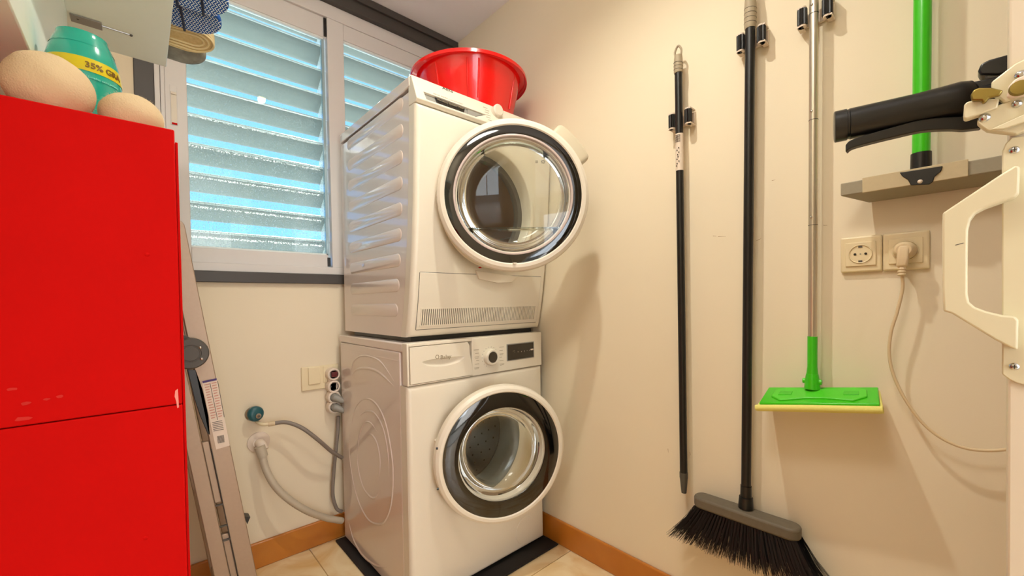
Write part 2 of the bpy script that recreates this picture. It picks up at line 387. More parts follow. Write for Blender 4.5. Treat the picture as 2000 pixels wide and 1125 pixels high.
# ------------------------------------------------------------------ appliance helpers
def holed_front(bm, x0, x1, z0, z1, cx, cz, r, Y, n=120, round_=.014, depth=.03):
    A = sorted(set([2*pi*k/n for k in range(n)] + [math.atan2(zz-cz, xx-cx) % (2*pi) for xx in (x0, x1) for zz in (z0, z1)]))
    def edge(a, d):
        c, s = cos(a), sin(a); t = 9
        if c > 1e-9: t = min(t, (x1-cx)/c)
        if c < -1e-9: t = min(t, (x0-cx)/c)
        if s > 1e-9: t = min(t, (z1-cz)/s)
        if s < -1e-9: t = min(t, (z0-cz)/s)
        px, pz = cx+c*t, cz+s*t
        kx = ((x1-x0)/2-d)/((x1-x0)/2); kz = ((z1-z0)/2-d)/((z1-z0)/2)
        return (x0+x1)/2+(px-(x0+x1)/2)*kx, (z0+z1)/2+(pz-(z0+z1)/2)*kz
    R = []
    R.append([bm.verts.new((cx+cos(a)*r*.985, Y(cx, cz)+depth, cz+sin(a)*r*.985)) for a in A])
    for rr in (r*.99, r*1.01):
        R.append([bm.verts.new((cx+cos(a)*rr, Y(cx+cos(a)*rr, cz+sin(a)*rr)+(.004 if rr < r else 0), cz+sin(a)*rr)) for a in A])
    for t in (.3, .6, 1):
        row = []
        for a in A:
            ex, ez = edge(a, round_); sx, sz = cx+cos(a)*r*1.01, cz+sin(a)*r*1.01
            x, z = sx+(ex-sx)*t, sz+(ez-sz)*t; row.append(bm.verts.new((x, Y(x, z), z)))
        R.append(row)
    for d, dy in ((round_*.6, round_*.09), (round_*.3, round_*.3), (round_*.08, round_*.62), (0, round_)):
        row = []
        for a in A:
            x, z = edge(a, d); row.append(bm.verts.new((x, Y(x, z)+dy, z)))
        R.append(row)
    for i in range(len(R)-1):
        for k in range(len(A)): k2 = (k+1) % len(A); bm.faces.new((R[i][k], R[i][k2], R[i+1][k2], R[i+1][k]))
    return bm
def door_axes(hx, hy, zc, r, a):
    u = Vector((cos(a), -sin(a), 0)); n = Vector((-sin(a), -cos(a), 0)); c = Vector((hx, hy, zc))+u*r
    return c, u, n

# ------------------------------------------------------------------ washing machine
WX0, WX1, WF, WB, WT = .610, 1.205, 1.165, 1.735, .852
wm = thing('washing_machine', 'white front-loading washing machine at the bottom of the stack, door ajar', 'washing machine', (.9075, 1.42, .010))
obj('rubber_mat', bx(0, 1, 0, 1, 0, 1), M_rub) if False else None
mt = obj('anti_vibration_mat', bx(.578, 1.232-.008, 1.105, 1.755, 0.0, .008), M_rub, bevel=.004); tag(mt, 'black rubber mat on the floor under the washing machine', 'mat')
b = nb()
box(b, WX0+.012, WX0+.016, WF+.016, WB, .02, .835)
obj('side_panel', b, M_steelw, wm, bevel=.002)
obj('side_panel', bx(WX1-.004, WX1, WF+.016, WB, .02, .835), M_steelw, wm, bevel=.002)
b = bx(WX0, WX0+.020, WF+.050, WB, .018, .822); obj('left_wall', b, M_steelw, wm, bevel=.004)
obj('rear_panel', bx(WX0+.01, WX1-.01, WB-.006, WB, .02, .82), M_steelw, wm)
obj('base_tray', bx(WX0+.02, WX1-.01, WF+.03, WB-.01, .010, .03), M_greyd, wm)
obj('worktop', bx(WX0, WX1, WF+.030, WB+.012, .822, WT), M_steelw, wm, bevel=.005)
WH = (.672+.231, .47)
b = holed_front(nb(), WX0, WX1, .018, .7165, WH[0], WH[1], .172, lambda x, z: WF)
box(b, WX0, WX0+.006, WF+.012, WF+.049, .018, .7165); box(b, WX1-.006, WX1, WF+.012, WF+.049, .018, .7165)
obj('front_panel', b, M_plw, wm, smooth=50)
b = nb()
box(b, .858, WX1, WF, WF+.031, .719, WT); box(b, WX0, .6175, WF, WF+.031, .719, WT); box(b, .6175, .858, WF, WF+.031, .8415, WT)
box(b, .6175, .858, WF, WF+.031, .719, .7235)
obj('fascia', b, M_plw, wm, bevel=.004)
dr = obj('detergent_drawer', prism(nb(), [(.619, 0, .725), (.858, 0, .725), (.855, 0, .76), (.846, 0, .80), (.845, 0, .828), (.838, 0, .840), (.619, 0, .840)], (0, .03, 0)), M_plw, wm)
for v in dr.data.vertices: v.co.y += WF-.003
cut = obj('cut', sphere(nb(), (.742, WF-.012, .7905), .088, .024, .024), None)
for v in cut.data.vertices:
    if v.co.z > .7905: v.co.z = .7905+(v.co.z-.7905)*.25
boolean(dr, [cut]); 
for p in dr.data.polygons: p.use_smooth = False
bv = dr.modifiers.new('bevel', 'BEVEL'); bv.width = .0015; bv.segments = 2; bv.limit_method = 'ANGLE'; bv.angle_limit = radians(60)
X_, Z_ = (1, 0, 0), (0, 0, 1)
lg = nb(); lathe(lg, [(.0052, 0), (.0078, 0), (.0078, .0006), (.0052, .0006)], ony(854, 697, WF-.003), (0, -1, 0), seg=6, closed=True)
obj('logo_ring', lg, M_inkg, wm)
p1, p2 = ony(860.5, 697, WF-.003), ony(881.5, 696, WF-.003)
text('logo_text', 'Balay', (p1+p2)/2, X_, Z_, .013, M_inkg, wm, bold=True, width=(p2-p1).length)
kc = ony(957, 697, WF)
kc = Vector((kc.x, WF, kc.z))
kn = obj('programme_knob', lathe(nb(), [(0, .016), (.020, .016), (.0215, .018), (.026, .018), (.029, .014), (.0305, 0), (.030, -.01)], kc, (0, -1, 0), 48), M_plw, wm, smooth=30)
obj('knob_face', lathe(nb(), [(0, .0185), (.0195, .0185), (.0195, .015)], kc, (0, -1, 0), 48), M_blkg, kn, smooth=30)
for k in range(15):
    a = radians(90+(k-7)*20+10); c = kc+Vector((cos(a)*.036, -.0002, sin(a)*.036)); box_ = bx(c.x-.0009, c.x+.0009, WF-.0005, WF+.001, c.z-.0009, c.z+.0009); obj('dial_dot', box_, M_inkd, wm)
for side, xa in ((-1, .050), (1, .045)):
    for k in range(6):
        z = kc.z+.030-.0125*k; ww = (.022, .016, .019, .012, .019, .022)[k]; xx = kc.x+side*xa+(-ww if side < 0 else 0)
        b = bx(xx, xx+ww, WF-.0004, WF+.001, z, z+.0016)
        if k in (2, 5): box(b, xx+.002, xx+ww-.002, WF-.0004, WF+.001, z-.004, z-.0026)
        obj('programme_print', b, M_inkg, wm)
dx0, dx1 = 1.022, 1.158
dd = obj('display_frame', bx(dx0-.004, dx1+.004, WF-.0012, WF+.004, .7535, .8175), M_grey, wm, bevel=.0008)
obj('display', bx(dx0, dx1-.001, WF-.0022, WF+.002, .757, .814), M_blkg, dd)
for k, xx in enumerate((.035, .052, .07, .085, .1, .113)):
    text('display_symbol', '-=o|•+'[k], (dx0+xx, WF-.0023, .7845), X_, Z_, .005, M_label, dd)
obj('display_button', bx(dx1-.017, dx1-.002, WF-.0032, WF, .7835, .7895), M_label, dd, bevel=.001)
text('display_text', 'extra', (dx0+.03, WF-.0023, .790), X_, Z_, .0035, M_inkg, dd)
# pump cover ring
pc = ony(1029, 1040, WF); pc = Vector((pc.x-.005, WF, .085))
obj('filter_cover', lathe(nb(), [(0, .0012), (.052, .0012), (.053, .0004), (.053, -.001)], pc, (0, -1, 0), 48), M_plw, wm, smooth=30)
# gasket, drum
gc = Vector((WH[0], WF, WH[1]))
obj('gasket', lathe(nb(), [(.170, .004), (.160, 0), (.150, -.03), (.158, -.06), (.150, -.085), (.160, -.10), (.172, -.03)], gc, (0, -1, 0), 72, closed=True), mat('grey_rubber', (120, 122, 118), .55), wm, smooth=60)
b = lathe(nb(), [(.158, -.10), (.215, -.115), (.22, -.14), (.22, -.44), (.20, -.46), (0, -.46)], gc, (0, -1, 0), 64)
dm = obj('drum', b, M_steel, wm, smooth=40)
b = nb()
for ring, zoff in ((0, -.16), (1, -.2), (2, -.24), (3, -.28), (4, -.32), (5, -.36)):
    for k in range(28):
        a = 2*pi*(k+ring*.5)/28; p = gc+Vector((cos(a)*.2185, -zoff, sin(a)*.2185)); cyl(b, p, p+Vector((-cos(a), 0, -sin(a)))*.001, .004, 6)
tag(obj('drum_holes', b, M_blk, dm), kind='stuff')
# door
ang = radians(19); c, u, n = door_axes(.672, 1.122, .47, .231, ang)
dw = obj('door', lathe(nb(), [(.150, -.028), (.205, -.034), (.222, -.032), (.230, -.020), (.2315, -.006), (.228, .006), (.219, .013), (.210, .0135), (.2065, .010), (.2065, .002), (.150, -.004)], c, n, 96, closed=True), M_plw, wm, smooth=30)
obj('black_trim', lathe(nb(), [(.155, .004), (.2065, .006), (.2065, .010), (.2055, .0105), (.156, .0078), (.155, .006)], c, n, 96, closed=True), M_blkg, dw, smooth=30)
obj('front_glass', lathe(nb(), [(.156, .0060), (0, .0066)], c, n, 64), M_glass, dw, smooth=40)
obj('bowl_glass', lathe(nb(), [(.152, -.003), (.150, -.030), (.140, -.060), (.118, -.088), (.098, -.098), (.07, -.102), (0, -.104)], c+u*.0, n, 96), M_bowl, dw, smooth=60)
hb = nb(); box(hb, .700, .722, 1.134, 1.172, .405, .535); obj('hinge', hb, M_plw, dw, bevel=.004)
for zz in (.405, .53): obj('hinge_hole', cyl(nb(), (.6665, 1.100, zz), (.672, 1.097, zz), .0035, 10), M_blk, dw)
# pressed swirls on the left side
def swirl(pts, w=.006, name='pressed_swirl', X=WX0, par=wm, m=M_steelw):
    P = [onx(a, b_, X) for a, b_ in pts]; P = spline(P, 6); n_ = len(P)
    bm = nb(); rows = []
    for i, p in enumerate(P):
        t = (P[min(i+1, n_-1)]-P[max(i-1, 0)]); t.x = 0; t.normalize(); s = Vector((0, -t.z, t.y)); f = min(1, 4*min(i, n_-1-i)/n_+.15)
        rows.append([bm.verts.new(Vector((X+dx, p.y, p.z))+s*sy*w*f) for sy, dx in ((-1, .001), (-.35, -.0028*f), (.35, -.0028*f), (1, .001))])
    for i in range(n_-1):
        for k in range(3): bm.faces.new((rows[i][k], rows[i][k+1], rows[i+1][k+1], rows[i+1][k]))
    return obj(name, bm, m, par, smooth=80)
swirl([(688, 733), (697, 722), (713, 719), (735, 724), (753, 738), (771, 757)])
swirl([(686, 728), (690, 708), (703, 696), (722, 696), (745, 708), (770, 745)], .004)
swirl([(686, 830), (695, 796), (712, 779), (733, 787), (752, 822), (764, 880), (768, 930), (764, 985), (752, 1017), (737, 1024), (718, 1013), (700, 978), (688, 930), (682, 880), (684, 846)], .005)
swirl([(703, 812), (716, 803), (733, 808), (749, 838), (758, 885), (760, 930)], .004)
swirl([(697, 872), (700, 915), (709, 950), (722, 969), (733, 972), (742, 958)], .005)
swirl([(716, 850), (726, 849), (736, 864), (742, 892), (742, 916), (736, 945)], .005)
swirl([(699, 880), (702, 850), (712, 826), (724, 826), (738, 845)], .004)
swirl([(681, 1020), (691, 1055), (708, 1084), (733, 1104), (758, 1108)], .006)
obj('side_crease', bx(WX0-.0008, WX0+.001, WF+.06, WB-.02, .792, .7945), M_steelw, wm)

# ------------------------------------------------------------------ tumble dryer
DX0, DX1, DB, DT = .630, 1.226, 1.733, 1.6715
dm_ = thing('tumble_dryer', 'white tumble dryer stacked on the washing machine, round door open', 'tumble dryer', (.928, 1.43, .868))
PR = [(.866, 1.196), (.90, 1.186), (1.0, 1.166), (1.12, 1.148), (1.22, 1.136), (1.3, 1.129), (1.45, 1.118), (1.578, 1.110), (1.70, 1.108)]
def prof(z):
    for (a, y), (b_, y2) in zip(PR, PR[1:]):
        if z <= b_: return y+(y2-y)*(z-a)/(b_-a) if z > a else y
    return PR[-1][1]
DYo = lambda x, z: prof(z)
cxh, czh, rh = .925, 1.31, .197
b = holed_front(nb(), DX0, DX1, .868, 1.580, cxh, czh, rh, DYo, round_=.016, depth=.05)
obj('front_panel', b, M_plw, dm_, smooth=50)
def side(xa, xb, y_off, z0, z1, yb):
    zs = [z0+(z1-z0)*k/12 for k in range(13)]
    return prism(nb(), [(xa, prof(z)+y_off, z) for z in zs]+[(xa, yb, z1), (xa, yb, z0)], (xb-xa, 0, 0))
# plastic return of the front + steel side
def ret(xa, xb):
    zs = [.868+(1.58-.868)*k/12 for k in range(13)]
    return prism(nb(), [(xa, prof(z)+.0155, z) for z in zs]+[(xa, prof(z)+.046, z) for z in zs[::-1]], (xb-xa, 0, 0))
obj('front_return', ret(DX0, DX0+.01), M_plw, dm_); obj('front_return', ret(DX1-.01, DX1), M_plw, dm_)
sp_ = obj('side_panel', side(DX0+.0012, DX0+.012, .048, .868, 1.625, DB), M_steelw, dm_)
obj('side_panel', side(DX1-.012, DX1-.001, .048, .868, 1.625, DB), M_steelw, dm_)
obj('rear_panel', bx(DX0+.01, DX1-.01, DB-.006, DB, .87, 1.64), M_steelw, dm_)
obj('base', bx(DX0+.012, DX1-.012, 1.24, DB-.006, .868, .90), M_greyd, dm_)
obj('stacking_pad', bx(DX0+.02, DX1-.03, 1.215, DB-.05, .853, .868), M_blk, dm_)
obj('top_cover', prism(nb(), [(DX0-.002, 1.150, 1.6705), (DX0-.002, 1.150, 1.640), (DX0-.002, 1.19, 1.637), (DX0-.002, DB+.006, 1.637), (DX0-.002, DB+.006, 1.6705)], (DX1-DX0+.003, 0, 0)), M_steelw, dm_, bevel=.003)
pa, pb_ = Vector((0, 1.108, 1.590)), Vector((0, 1.140, 1.6715))
cp = obj('control_panel', prism(nb(), [(DX0, 1.160, 1.582), (DX0, 1.116, 1.582), (DX0, 1.1075, 1.590), (DX0, 1.140, 1.6715), (DX0, 1.160, 1.6715)], (DX1-DX0, 0, 0)), M_plw, dm_, bevel=.0025)
sl = (pb_-pa).normalized(); sn = Vector((0, -sl.z, sl.y)).normalized()
def cpt(px, py): return onp(px, py, pa, sn)
def plate(name, pts, off, th, m, par, bevel=0):
    return obj(name, prism(nb(), [p+sn*off for p in pts], sn*th), m, par, bevel)
# recessed display bay cut into the sloped panel
bay = [cpt(*q) for q in ((817, 196), (936, 241), (930, 239.5), (838, 208))]
z0_, z1_ = .006, .024
def on_panel(x, s, o=0): return Vector((x, pa.y, pa.z))+sl*s+sn*o
bayp = [on_panel(.664, .010), on_panel(.873, .010), on_panel(.893, .032), on_panel(.660, .032)]
cut = obj('cut', prism(nb(), [on_panel(.664, .006, .01), on_panel(.850, .006, .01), on_panel(.905, .034, .01), on_panel(.660, .034, .01)], -sn*.018), None)
boolean(cp, [cut]); cp.data.materials.clear(); cp.data.materials.append(M_plw)
for p in cp.data.polygons: p.use_smooth = False
bv = cp.modifiers.new('bevel', 'BEVEL'); bv.width = .0012; bv.segments = 2; bv.limit_method = 'ANGLE'; bv.angle_limit = radians(50)
plate('display_bay', [on_panel(.665, .0065), on_panel(.849, .0065), on_panel(.903, .0335), on_panel(.661, .0335)], -.0078, .001, M_grey, cp)
plate('display', [on_panel(.705, .013), on_panel(.806, .010), on_panel(.815, .029), on_panel(.702, .032)], -.0068, .004, M_blkg, cp, bevel=.0005)
plate('display_tab', [on_panel(.822, .012), on_panel(.85, .010), on_panel(.89, .032), on_panel(.828, .032)], -.0068, .003, M_grey, cp, bevel=.0005)
lc = cpt(873.5, 175); text('logo_text', 'AEG', lc+sn*.0002, X_, sl, .0105, M_inkd, dm_, bold=True, width=.041)
q1 = cpt(876, 193.5); text('series_text', 'SENSE SERIES | LAVATHERM', q1+sn*.0002, X_, sl, .0048, M_inkg, dm_, width=.112)
q1 = cpt(880, 203); text('feature_text', 'SensiDry System 7KG', q1+sn*.0002, X_, sl, .0045, M_inkg, dm_, width=.098)
kc2 = cpt(969, 221)+sn*0
kn2 = obj('programme_knob', lathe(nb(), [(0, .018), (.018, .018), (.021, .0155), (.0235, 0), (.0235, -.005)], kc2, sn, 40), M_plw2, dm_, smooth=30)
obj('knob_pointer', prism(nb(), [kc2+sn*.018+Vector((-.0012, 0, 0))+sl*.008, kc2+sn*.018+Vector((.0012, 0, 0))+sl*.008, kc2+sn*.018+Vector((.0012, 0, 0))+sl*.015, kc2+sn*.018+Vector((-.0012, 0, 0))+sl*.015], sn*.0006), M_inkd, kn2)
for k in range(6):
    o_ = on_panel(kc2.x-.052-.004*(k % 2), .012+.0105*k, .0002)
    plate('programme_print', [o_, o_+Vector((.018, 0, 0)), o_+Vector((.018, 0, 0))+sl*.0022, o_+sl*.0022], 0, .0004, M_inkg, dm_)
    if k < 4:
        o_ = on_panel(kc2.x+.034, .010+.0105*k, .0002)
        plate('programme_print', [o_, o_+Vector((.012, 0, 0)), o_+Vector((.012, 0, 0))+sl*.0022, o_+sl*.0022], 0, .0004, M_inkg, dm_)
# lower flap with vent grille
FX0, FX1, FZ0, FZ1 = .655, 1.198, .892, 1.073
def skin(poly_fn, name, m, par, th=.0022, x0=FX0, x1=FX1, z0=FZ0, z1=FZ1, nz=8):
    bm = nb(); g = []
    for i in range(nz+1):
        z = z0+(z1-z0)*i/nz; g.append([bm.verts.new((x, prof(z)-o, z)) for x, o in ((x0, -.002), (x0, th), (x1, th), (x1, -.002))])
    for i in range(nz):
        for k in range(3): bm.faces.new((g[i][k], g[i][k+1], g[i+1][k+1], g[i+1][k]))
    bm.faces.new(g[0]); bm.faces.new(g[-1]); return obj(name, bm, m, par, bevel=.0012)
def rim(x0, x1, z0, z1, name='flap_gap'):
    b = nb()
    for a, c_, d, e in ((x0-.0016, x0, z0, z1), (x1, x1+.0016, z0, z1)):
        for i in range(8):
            za, zb = d+(e-d)*i/8, d+(e-d)*(i+1)/8
            prism(b, [(a, prof(za)-.0003, za), (c_, prof(za)-.0003, za), (c_, prof(zb)-.0003, zb), (a, prof(zb)-.0003, zb)], (0, .001, 0))
    for zz in (z0-.0016, z1): prism(b, [(x0, prof(zz)-.0004, zz), (x1, prof(zz)-.0004, zz), (x1, prof(zz+.0016)-.0004, zz+.0016), (x0, prof(zz+.0016)-.0004, zz+.0016)], (0, .001, 0))
    return obj(name, b, M_greyd, dm_)
rim(FX0, FX1, FZ0, FZ1)
flp = skin(None, 'service_flap', M_plw, dm_)
vb = nb(); VX0, VX1, VZ0, VZ1 = .668, 1.180, .905, .957
prism(vb, [(VX0, prof(VZ0)-.0025, VZ0), (VX1, prof(VZ0)-.0025, VZ0), (VX1, prof(VZ1)-.0025, VZ1), (VX0, prof(VZ1)-.0025, VZ1)], (0, .0012, 0))
obj('vent_backing', vb, M_blk, flp)
vb = nb(); nn = 66
for k in range(nn+1):
    x = VX0+(VX1-VX0)*k/nn; wv = .0022
    prism(vb, [(x-wv, prof(VZ0)-.0052, VZ0), (x+wv, prof(VZ0)-.0052, VZ0), (x+wv, prof(VZ1)-.0052, VZ1), (x-wv, prof(VZ1)-.0052, VZ1)], (0, .003, 0))
for a, b2 in ((VZ0-.003, VZ0), (VZ1, VZ1+.003)):
    prism(vb, [(VX0-.003, prof(a)-.0045, a), (VX1+.003, prof(a)-.0045, a), (VX1+.003, prof(b2)-.0045, b2), (VX0-.003, prof(b2)-.0045, b2)], (0, .003, 0))
tag(obj('vent_grille', vb, M_plw, flp), kind='stuff')
# tab and red mark under the door
tb = [(930, 528), (1012, 540), (1000, 552), (972, 553), (936, 545)]
obj('flap_latch', prism(nb(), [ony(a, b_, prof(1.09)-.006)for a, b_ in tb], (0, .008, 0)), M_plw2, dm_, bevel=.002)
rp = ony(938, 522.5, prof(1.10)-.004)
obj('red_mark', prism(nb(), [rp+Vector((-.008, 0, 0)), rp+Vector((0, 0, -.0022)), rp+Vector((.008, 0, 0)), rp+Vector((0, 0, .0022))], (0, .003, 0)), M_red, dm_)
# opening ring, drum
dc = Vector((cxh, prof(czh), czh))
obj('opening_ring', lathe(nb(), [(.196, -.002), (.205, .003), (.212, .002), (.216, -.004), (.2, -.02)], dc, (0, -1, 0), 80, closed=True), M_plw2, dm_, smooth=50)
obj('seal_ring', lathe(nb(), [(.195, -.048), (.176, -.050), (.172, -.060), (.176, -.075), (.197, -.075)], dc, (0, -1, 0), 72, closed=True), M_greyd, dm_, smooth=50)
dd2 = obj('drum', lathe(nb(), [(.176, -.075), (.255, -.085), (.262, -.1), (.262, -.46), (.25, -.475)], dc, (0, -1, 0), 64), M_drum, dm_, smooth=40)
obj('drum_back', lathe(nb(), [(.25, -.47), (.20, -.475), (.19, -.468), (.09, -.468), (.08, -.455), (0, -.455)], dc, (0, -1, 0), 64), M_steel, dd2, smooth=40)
for k in range(3):
    a = radians(100+120*k); p = dc+Vector((cos(a)*.262, .1, sin(a)*.262)); q = p+Vector((0, .36, 0)); inn = Vector((-cos(a), 0, -sin(a)))*.05; tg = Vector((-sin(a), 0, cos(a)))*.03
    obj('drum_paddle', prism(nb(), [p-tg, p+tg, p+inn*1], q-p), M_greyd, dd2, bevel=.006)
# door
ang = radians(39); c, u, n = door_axes(.686, 1.100, 1.308, .237, ang)
dD = obj('door', lathe(nb(), [(.176, -.030), (.215, -.038), (.232, -.036), (.238, -.026), (.2385, -.012), (.235, -.001), (.226, .006), (.216, .007), (.2125, .004), (.2125, -.004), (.176, -.010)], c, n, 96, closed=True), M_plw2, dm_, smooth=30)
obj('black_trim', lathe(nb(), [(.184, -.001), (.2125, .000), (.2125, .003), (.2115, .0035), (.186, .0025), (.184, .001)], c, n, 96, closed=True), M_blkg, dD, smooth=30)
obj('chrome_ring', lathe(nb(), [(.178, -.012), (.186, -.004), (.186, .0030), (.183, .0042), (.180, .003)], c, n, 96, closed=True), mat('rose_grey_plastic', (196, 176, 168), .3), dD, smooth=50)
obj('front_glass', lathe(nb(), [(.181, .0015), (0, .003)], c, n, 64), M_glass, dD, smooth=40)
obj('bowl_glass', lathe(nb(), [(.178, -.012), (.174, -.035), (.160, -.062), (.135, -.082), (.120, -.088), (0, -.090)], c, n, 96), M_bowl, dD, smooth=60)
# flat shelf edge moulded across the lower glass
v = Vector((0, 0, 1)); hh = -.105; hw = math.sqrt(.178**2-hh**2)
obj('glass_ledge', prism(nb(), [c+u*-hw+v*hh, c+u*hw+v*hh, c+u*hw+v*(hh+.004), c+u*-hw+v*(hh+.004)], n*-.05), M_bowl, dD)
# grip
ga0, ga1 = radians(24), radians(58)
bm = nb(); rows = []
NN = 22
for i in range(NN+1):
    a = ga0+(ga1-ga0)*i/NN; e = 1-abs(2*i/NN-1)**16; ro = .237+.034*e; d_ = u*cos(a)+v*sin(a)
    rows.append([bm.verts.new(c+d_*rr+n*h) for rr, h in ((.228, -.036), (.228, -.002), (ro-.004, -.010), (ro, -.015), (ro, -.036))])
for i in range(NN):
    for k in range(5): bm.faces.new((rows[i][k], rows[i][(k+1) % 5], rows[i+1][(k+1) % 5], rows[i+1][k]))
bm.faces.new(rows[0]); bm.faces.new(rows[-1])
obj('door_grip', bm, mat('grey_beige_plastic', (208, 194, 168), .4, noise=.03), dD, smooth=40)
obj('door_catch', bx(-.006, .006, -.004, .004, -.003, .003, M=Matrix.Translation(c-v*.214+n*.006)), M_plw, dD, bevel=.001)
g_ = c+u*.085+v*.10-n*.0
text('glass_symbols', '≡ ☼', g_+n*.0035, u, v, .012, M_greyd, dD)
hb = nb(); box(hb, .722, .740, 1.100, 1.145, 1.23, 1.39); obj('hinge', hb, M_plw2, dD, bevel=.004)
# pressed ribs on the side
def stadium(y0, y1, z0, z1, X, h=.003, w=.0035):
    bm = nb(); r = (z1-z0)/2; P = []
    for k in range(9): a = pi/2+pi*k/8; P.append((y1-r-cos(a)*r*1.0 if False else y1-r+cos(a-pi)*r*0, 0))
    P = []
    for k in range(13): a = -pi/2+pi*k/12; P.append((y1-r+cos(a)*r, (z0+z1)/2+sin(a)*r))
    for k in range(13): a = pi/2+pi*k/12; P.append((y0+r+cos(a)*r, (z0+z1)/2+sin(a)*r))
    cy = (y0+y1)/2; cz = (z0+z1)/2; rings = []
    for d, x in ((0, .0006), (w*.5, -h*.6), (w, -h)):
        row = []
        n_ = len(P)
        for i, (y, z) in enumerate(P):
            a, b_ = P[i-1], P[(i+1) % n_]; t = Vector((b_[0]-a[0], b_[1]-a[1])).normalized(); row.append(bm.verts.new((X+x, y-t.y*d, z+t.x*d)))
        rings.append(row)
    for i in range(2):
        for k in range(len(P)): k2 = (k+1) % len(P); bm.faces.new((rings[i][k], rings[i][k2], rings[i+1][k2], rings[i+1][k]))
    bm.faces.new(rings[-1]); return bm
for k in range(9):
    z = .955+k*.0815
    obj('pressed_rib', stadium(prof(z)+.085, 1.665, z-.022, z+.022, DX0+.0012, .0018, .0028), M_steelw, sp_, smooth=75)

# ------------------------------------------------------------------ red basin
bs = thing('washing_up_basin', 'round red plastic basin standing on top of the tumble dryer', 'basin', (.985, 1.33, 1.6715))
bc = Vector((.985, 1.325, 1.6715)); RR = .224; BH = .170
obj('bowl', lathe(nb(), [(0, .004), (.150, .0), (.158, .004), (.166, .015), (.198, BH-.012), (.202, BH-.004), (RR-.006, BH-.002), (RR, BH-.006), (RR+.001, BH-.014), (RR+.0035, BH-.014), (RR+.003, BH-.002), (RR-.004, BH+.003), (.200, BH+.003), (.194, BH-.006), (.160, .016), (.15, .008), (0, .008)], bc, (0, 0, 1), 96), M_redp, bs, smooth=35)
for a in (radians(-128), radians(-116), radians(-163), radians(-66)):
    d_ = Vector((cos(a), sin(a), 0)); p = bc+d_*.172+Vector((0, 0, .03)); q = bc+d_*.196+Vector((0, 0, BH-.016))
    obj('rib', tube(nb(), [p, q], .0035, 8), M_redp, bs, smooth=60)

# ------------------------------------------------------------------ red box, wool balls, tub
rb = thing('red_cardboard_box', 'tall bright red cardboard box in the left foreground', 'box', (-.17, .80, 0))
bX0, bX1, bY0, bY1 = -.40, ony(348, 500, .66).x, .66, .95
bz = ony(348, 255, .66).z; bs_ = ony(348, 790, .66).z
obj('lower_carton', bx(bX0, bX1, bY0, bY1, 0, bs_-.0006), M_red, rb, bevel=.0015)
obj('upper_carton', bx(bX0, bX1, bY0, bY1, bs_+.0004, bz), M_red, rb, bevel=.0015)
obj('corner_flap', bx(bX1+.0008, bX1+.0035, bY0+.01, bY0+.20, .02, bz-.012), M_red, rb, bevel=.0005)
wr_ = mat('torn_paper', (240, 150, 140), .9)
q = ony(347, 783, bY0-.0004); obj('torn_edge', prism(nb(), [q+Vector(o) for o in ((-.002, 0, .013), (.0005, 0, .015), (.001, 0, -.008), (-.0005, 0, -.009), (-.0015, 0, .0), (-.0028, 0, .006))], (0, -.0005, 0)), wr_, rb)
def scuff(px, py, w_, h_):
    q = ony(px, py, bY0-.0002); obj('scuff', prism(nb(), [q+Vector((cos(k)*w_*random.uniform(.5, 1), 0, sin(k)*h_*random.uniform(.5, 1))) for k in [i*.7 for i in range(9)]], (0, -.0003, 0)), mat('faded_red', (214, 34, 24), .8, noise=.2, nscale=80), rb)
for px, py, w_, h_ in ((22, 760, .006, .002), (50, 788, .005, .003), (45, 818, .008, .003), (118, 774, .004, .002), (90, 780, .004, .0015)): scuff(px, py, w_, h_)
for px, py in ((287, 497), (284, 1051)):
    q = ony(px, py, bY0); obj('dent', lathe(nb(), [(0, .0002), (.0022, .0004), (.0028, -.0002)], q, (0, -1, 0), 10), M_red, rb, smooth=60)
def ball(cx_, cy_, r, rz, label):
    C0 = Vector((cx_, cy_, bz+rz)); bm = nb(); sphere(bm, C0, r, r, rz, 40, 28)
    for v_ in bm.verts:
        d_ = v_.co-C0; k = 1+.018*sin(d_.x*180+d_.z*90)*cos(d_.y*150)+random.uniform(-.004, .004); v_.co = C0+d_*k
    t = thing('wool_dryer_ball', label, 'wool ball', (cx_, cy_, bz), 'wool dryer balls on the red box')
    obj('felt_body', bm, M_wool, t, smooth=80)
    fz = nb()
    for k in range(1100):
        d_ = Vector((random.gauss(0, 1), random.gauss(0, 1), random.gauss(0, 1))).normalized(); s_ = d_.orthogonal().normalized()
        p = C0+Vector((d_.x*r, d_.y*r, d_.z*rz))*.97; L = random.uniform(.0015, .0045); e = p+d_*L+s_*random.uniform(-.003, .003)
        a_, b_, c_ = fz.verts.new(p-s_*.00012), fz.verts.new(p+s_*.00012), fz.verts.new(e); fz.faces.new((a_, b_, c_))
    tag(obj('fuzz', fz, M_wool, t), kind='stuff')
    return t
ball(-.0715, .722, .0385, .0385, 'cream felted wool ball at the left end of the red box')
ball(-.0005, .735, .0325, .029, 'cream felted wool ball on the red box, near its right corner')
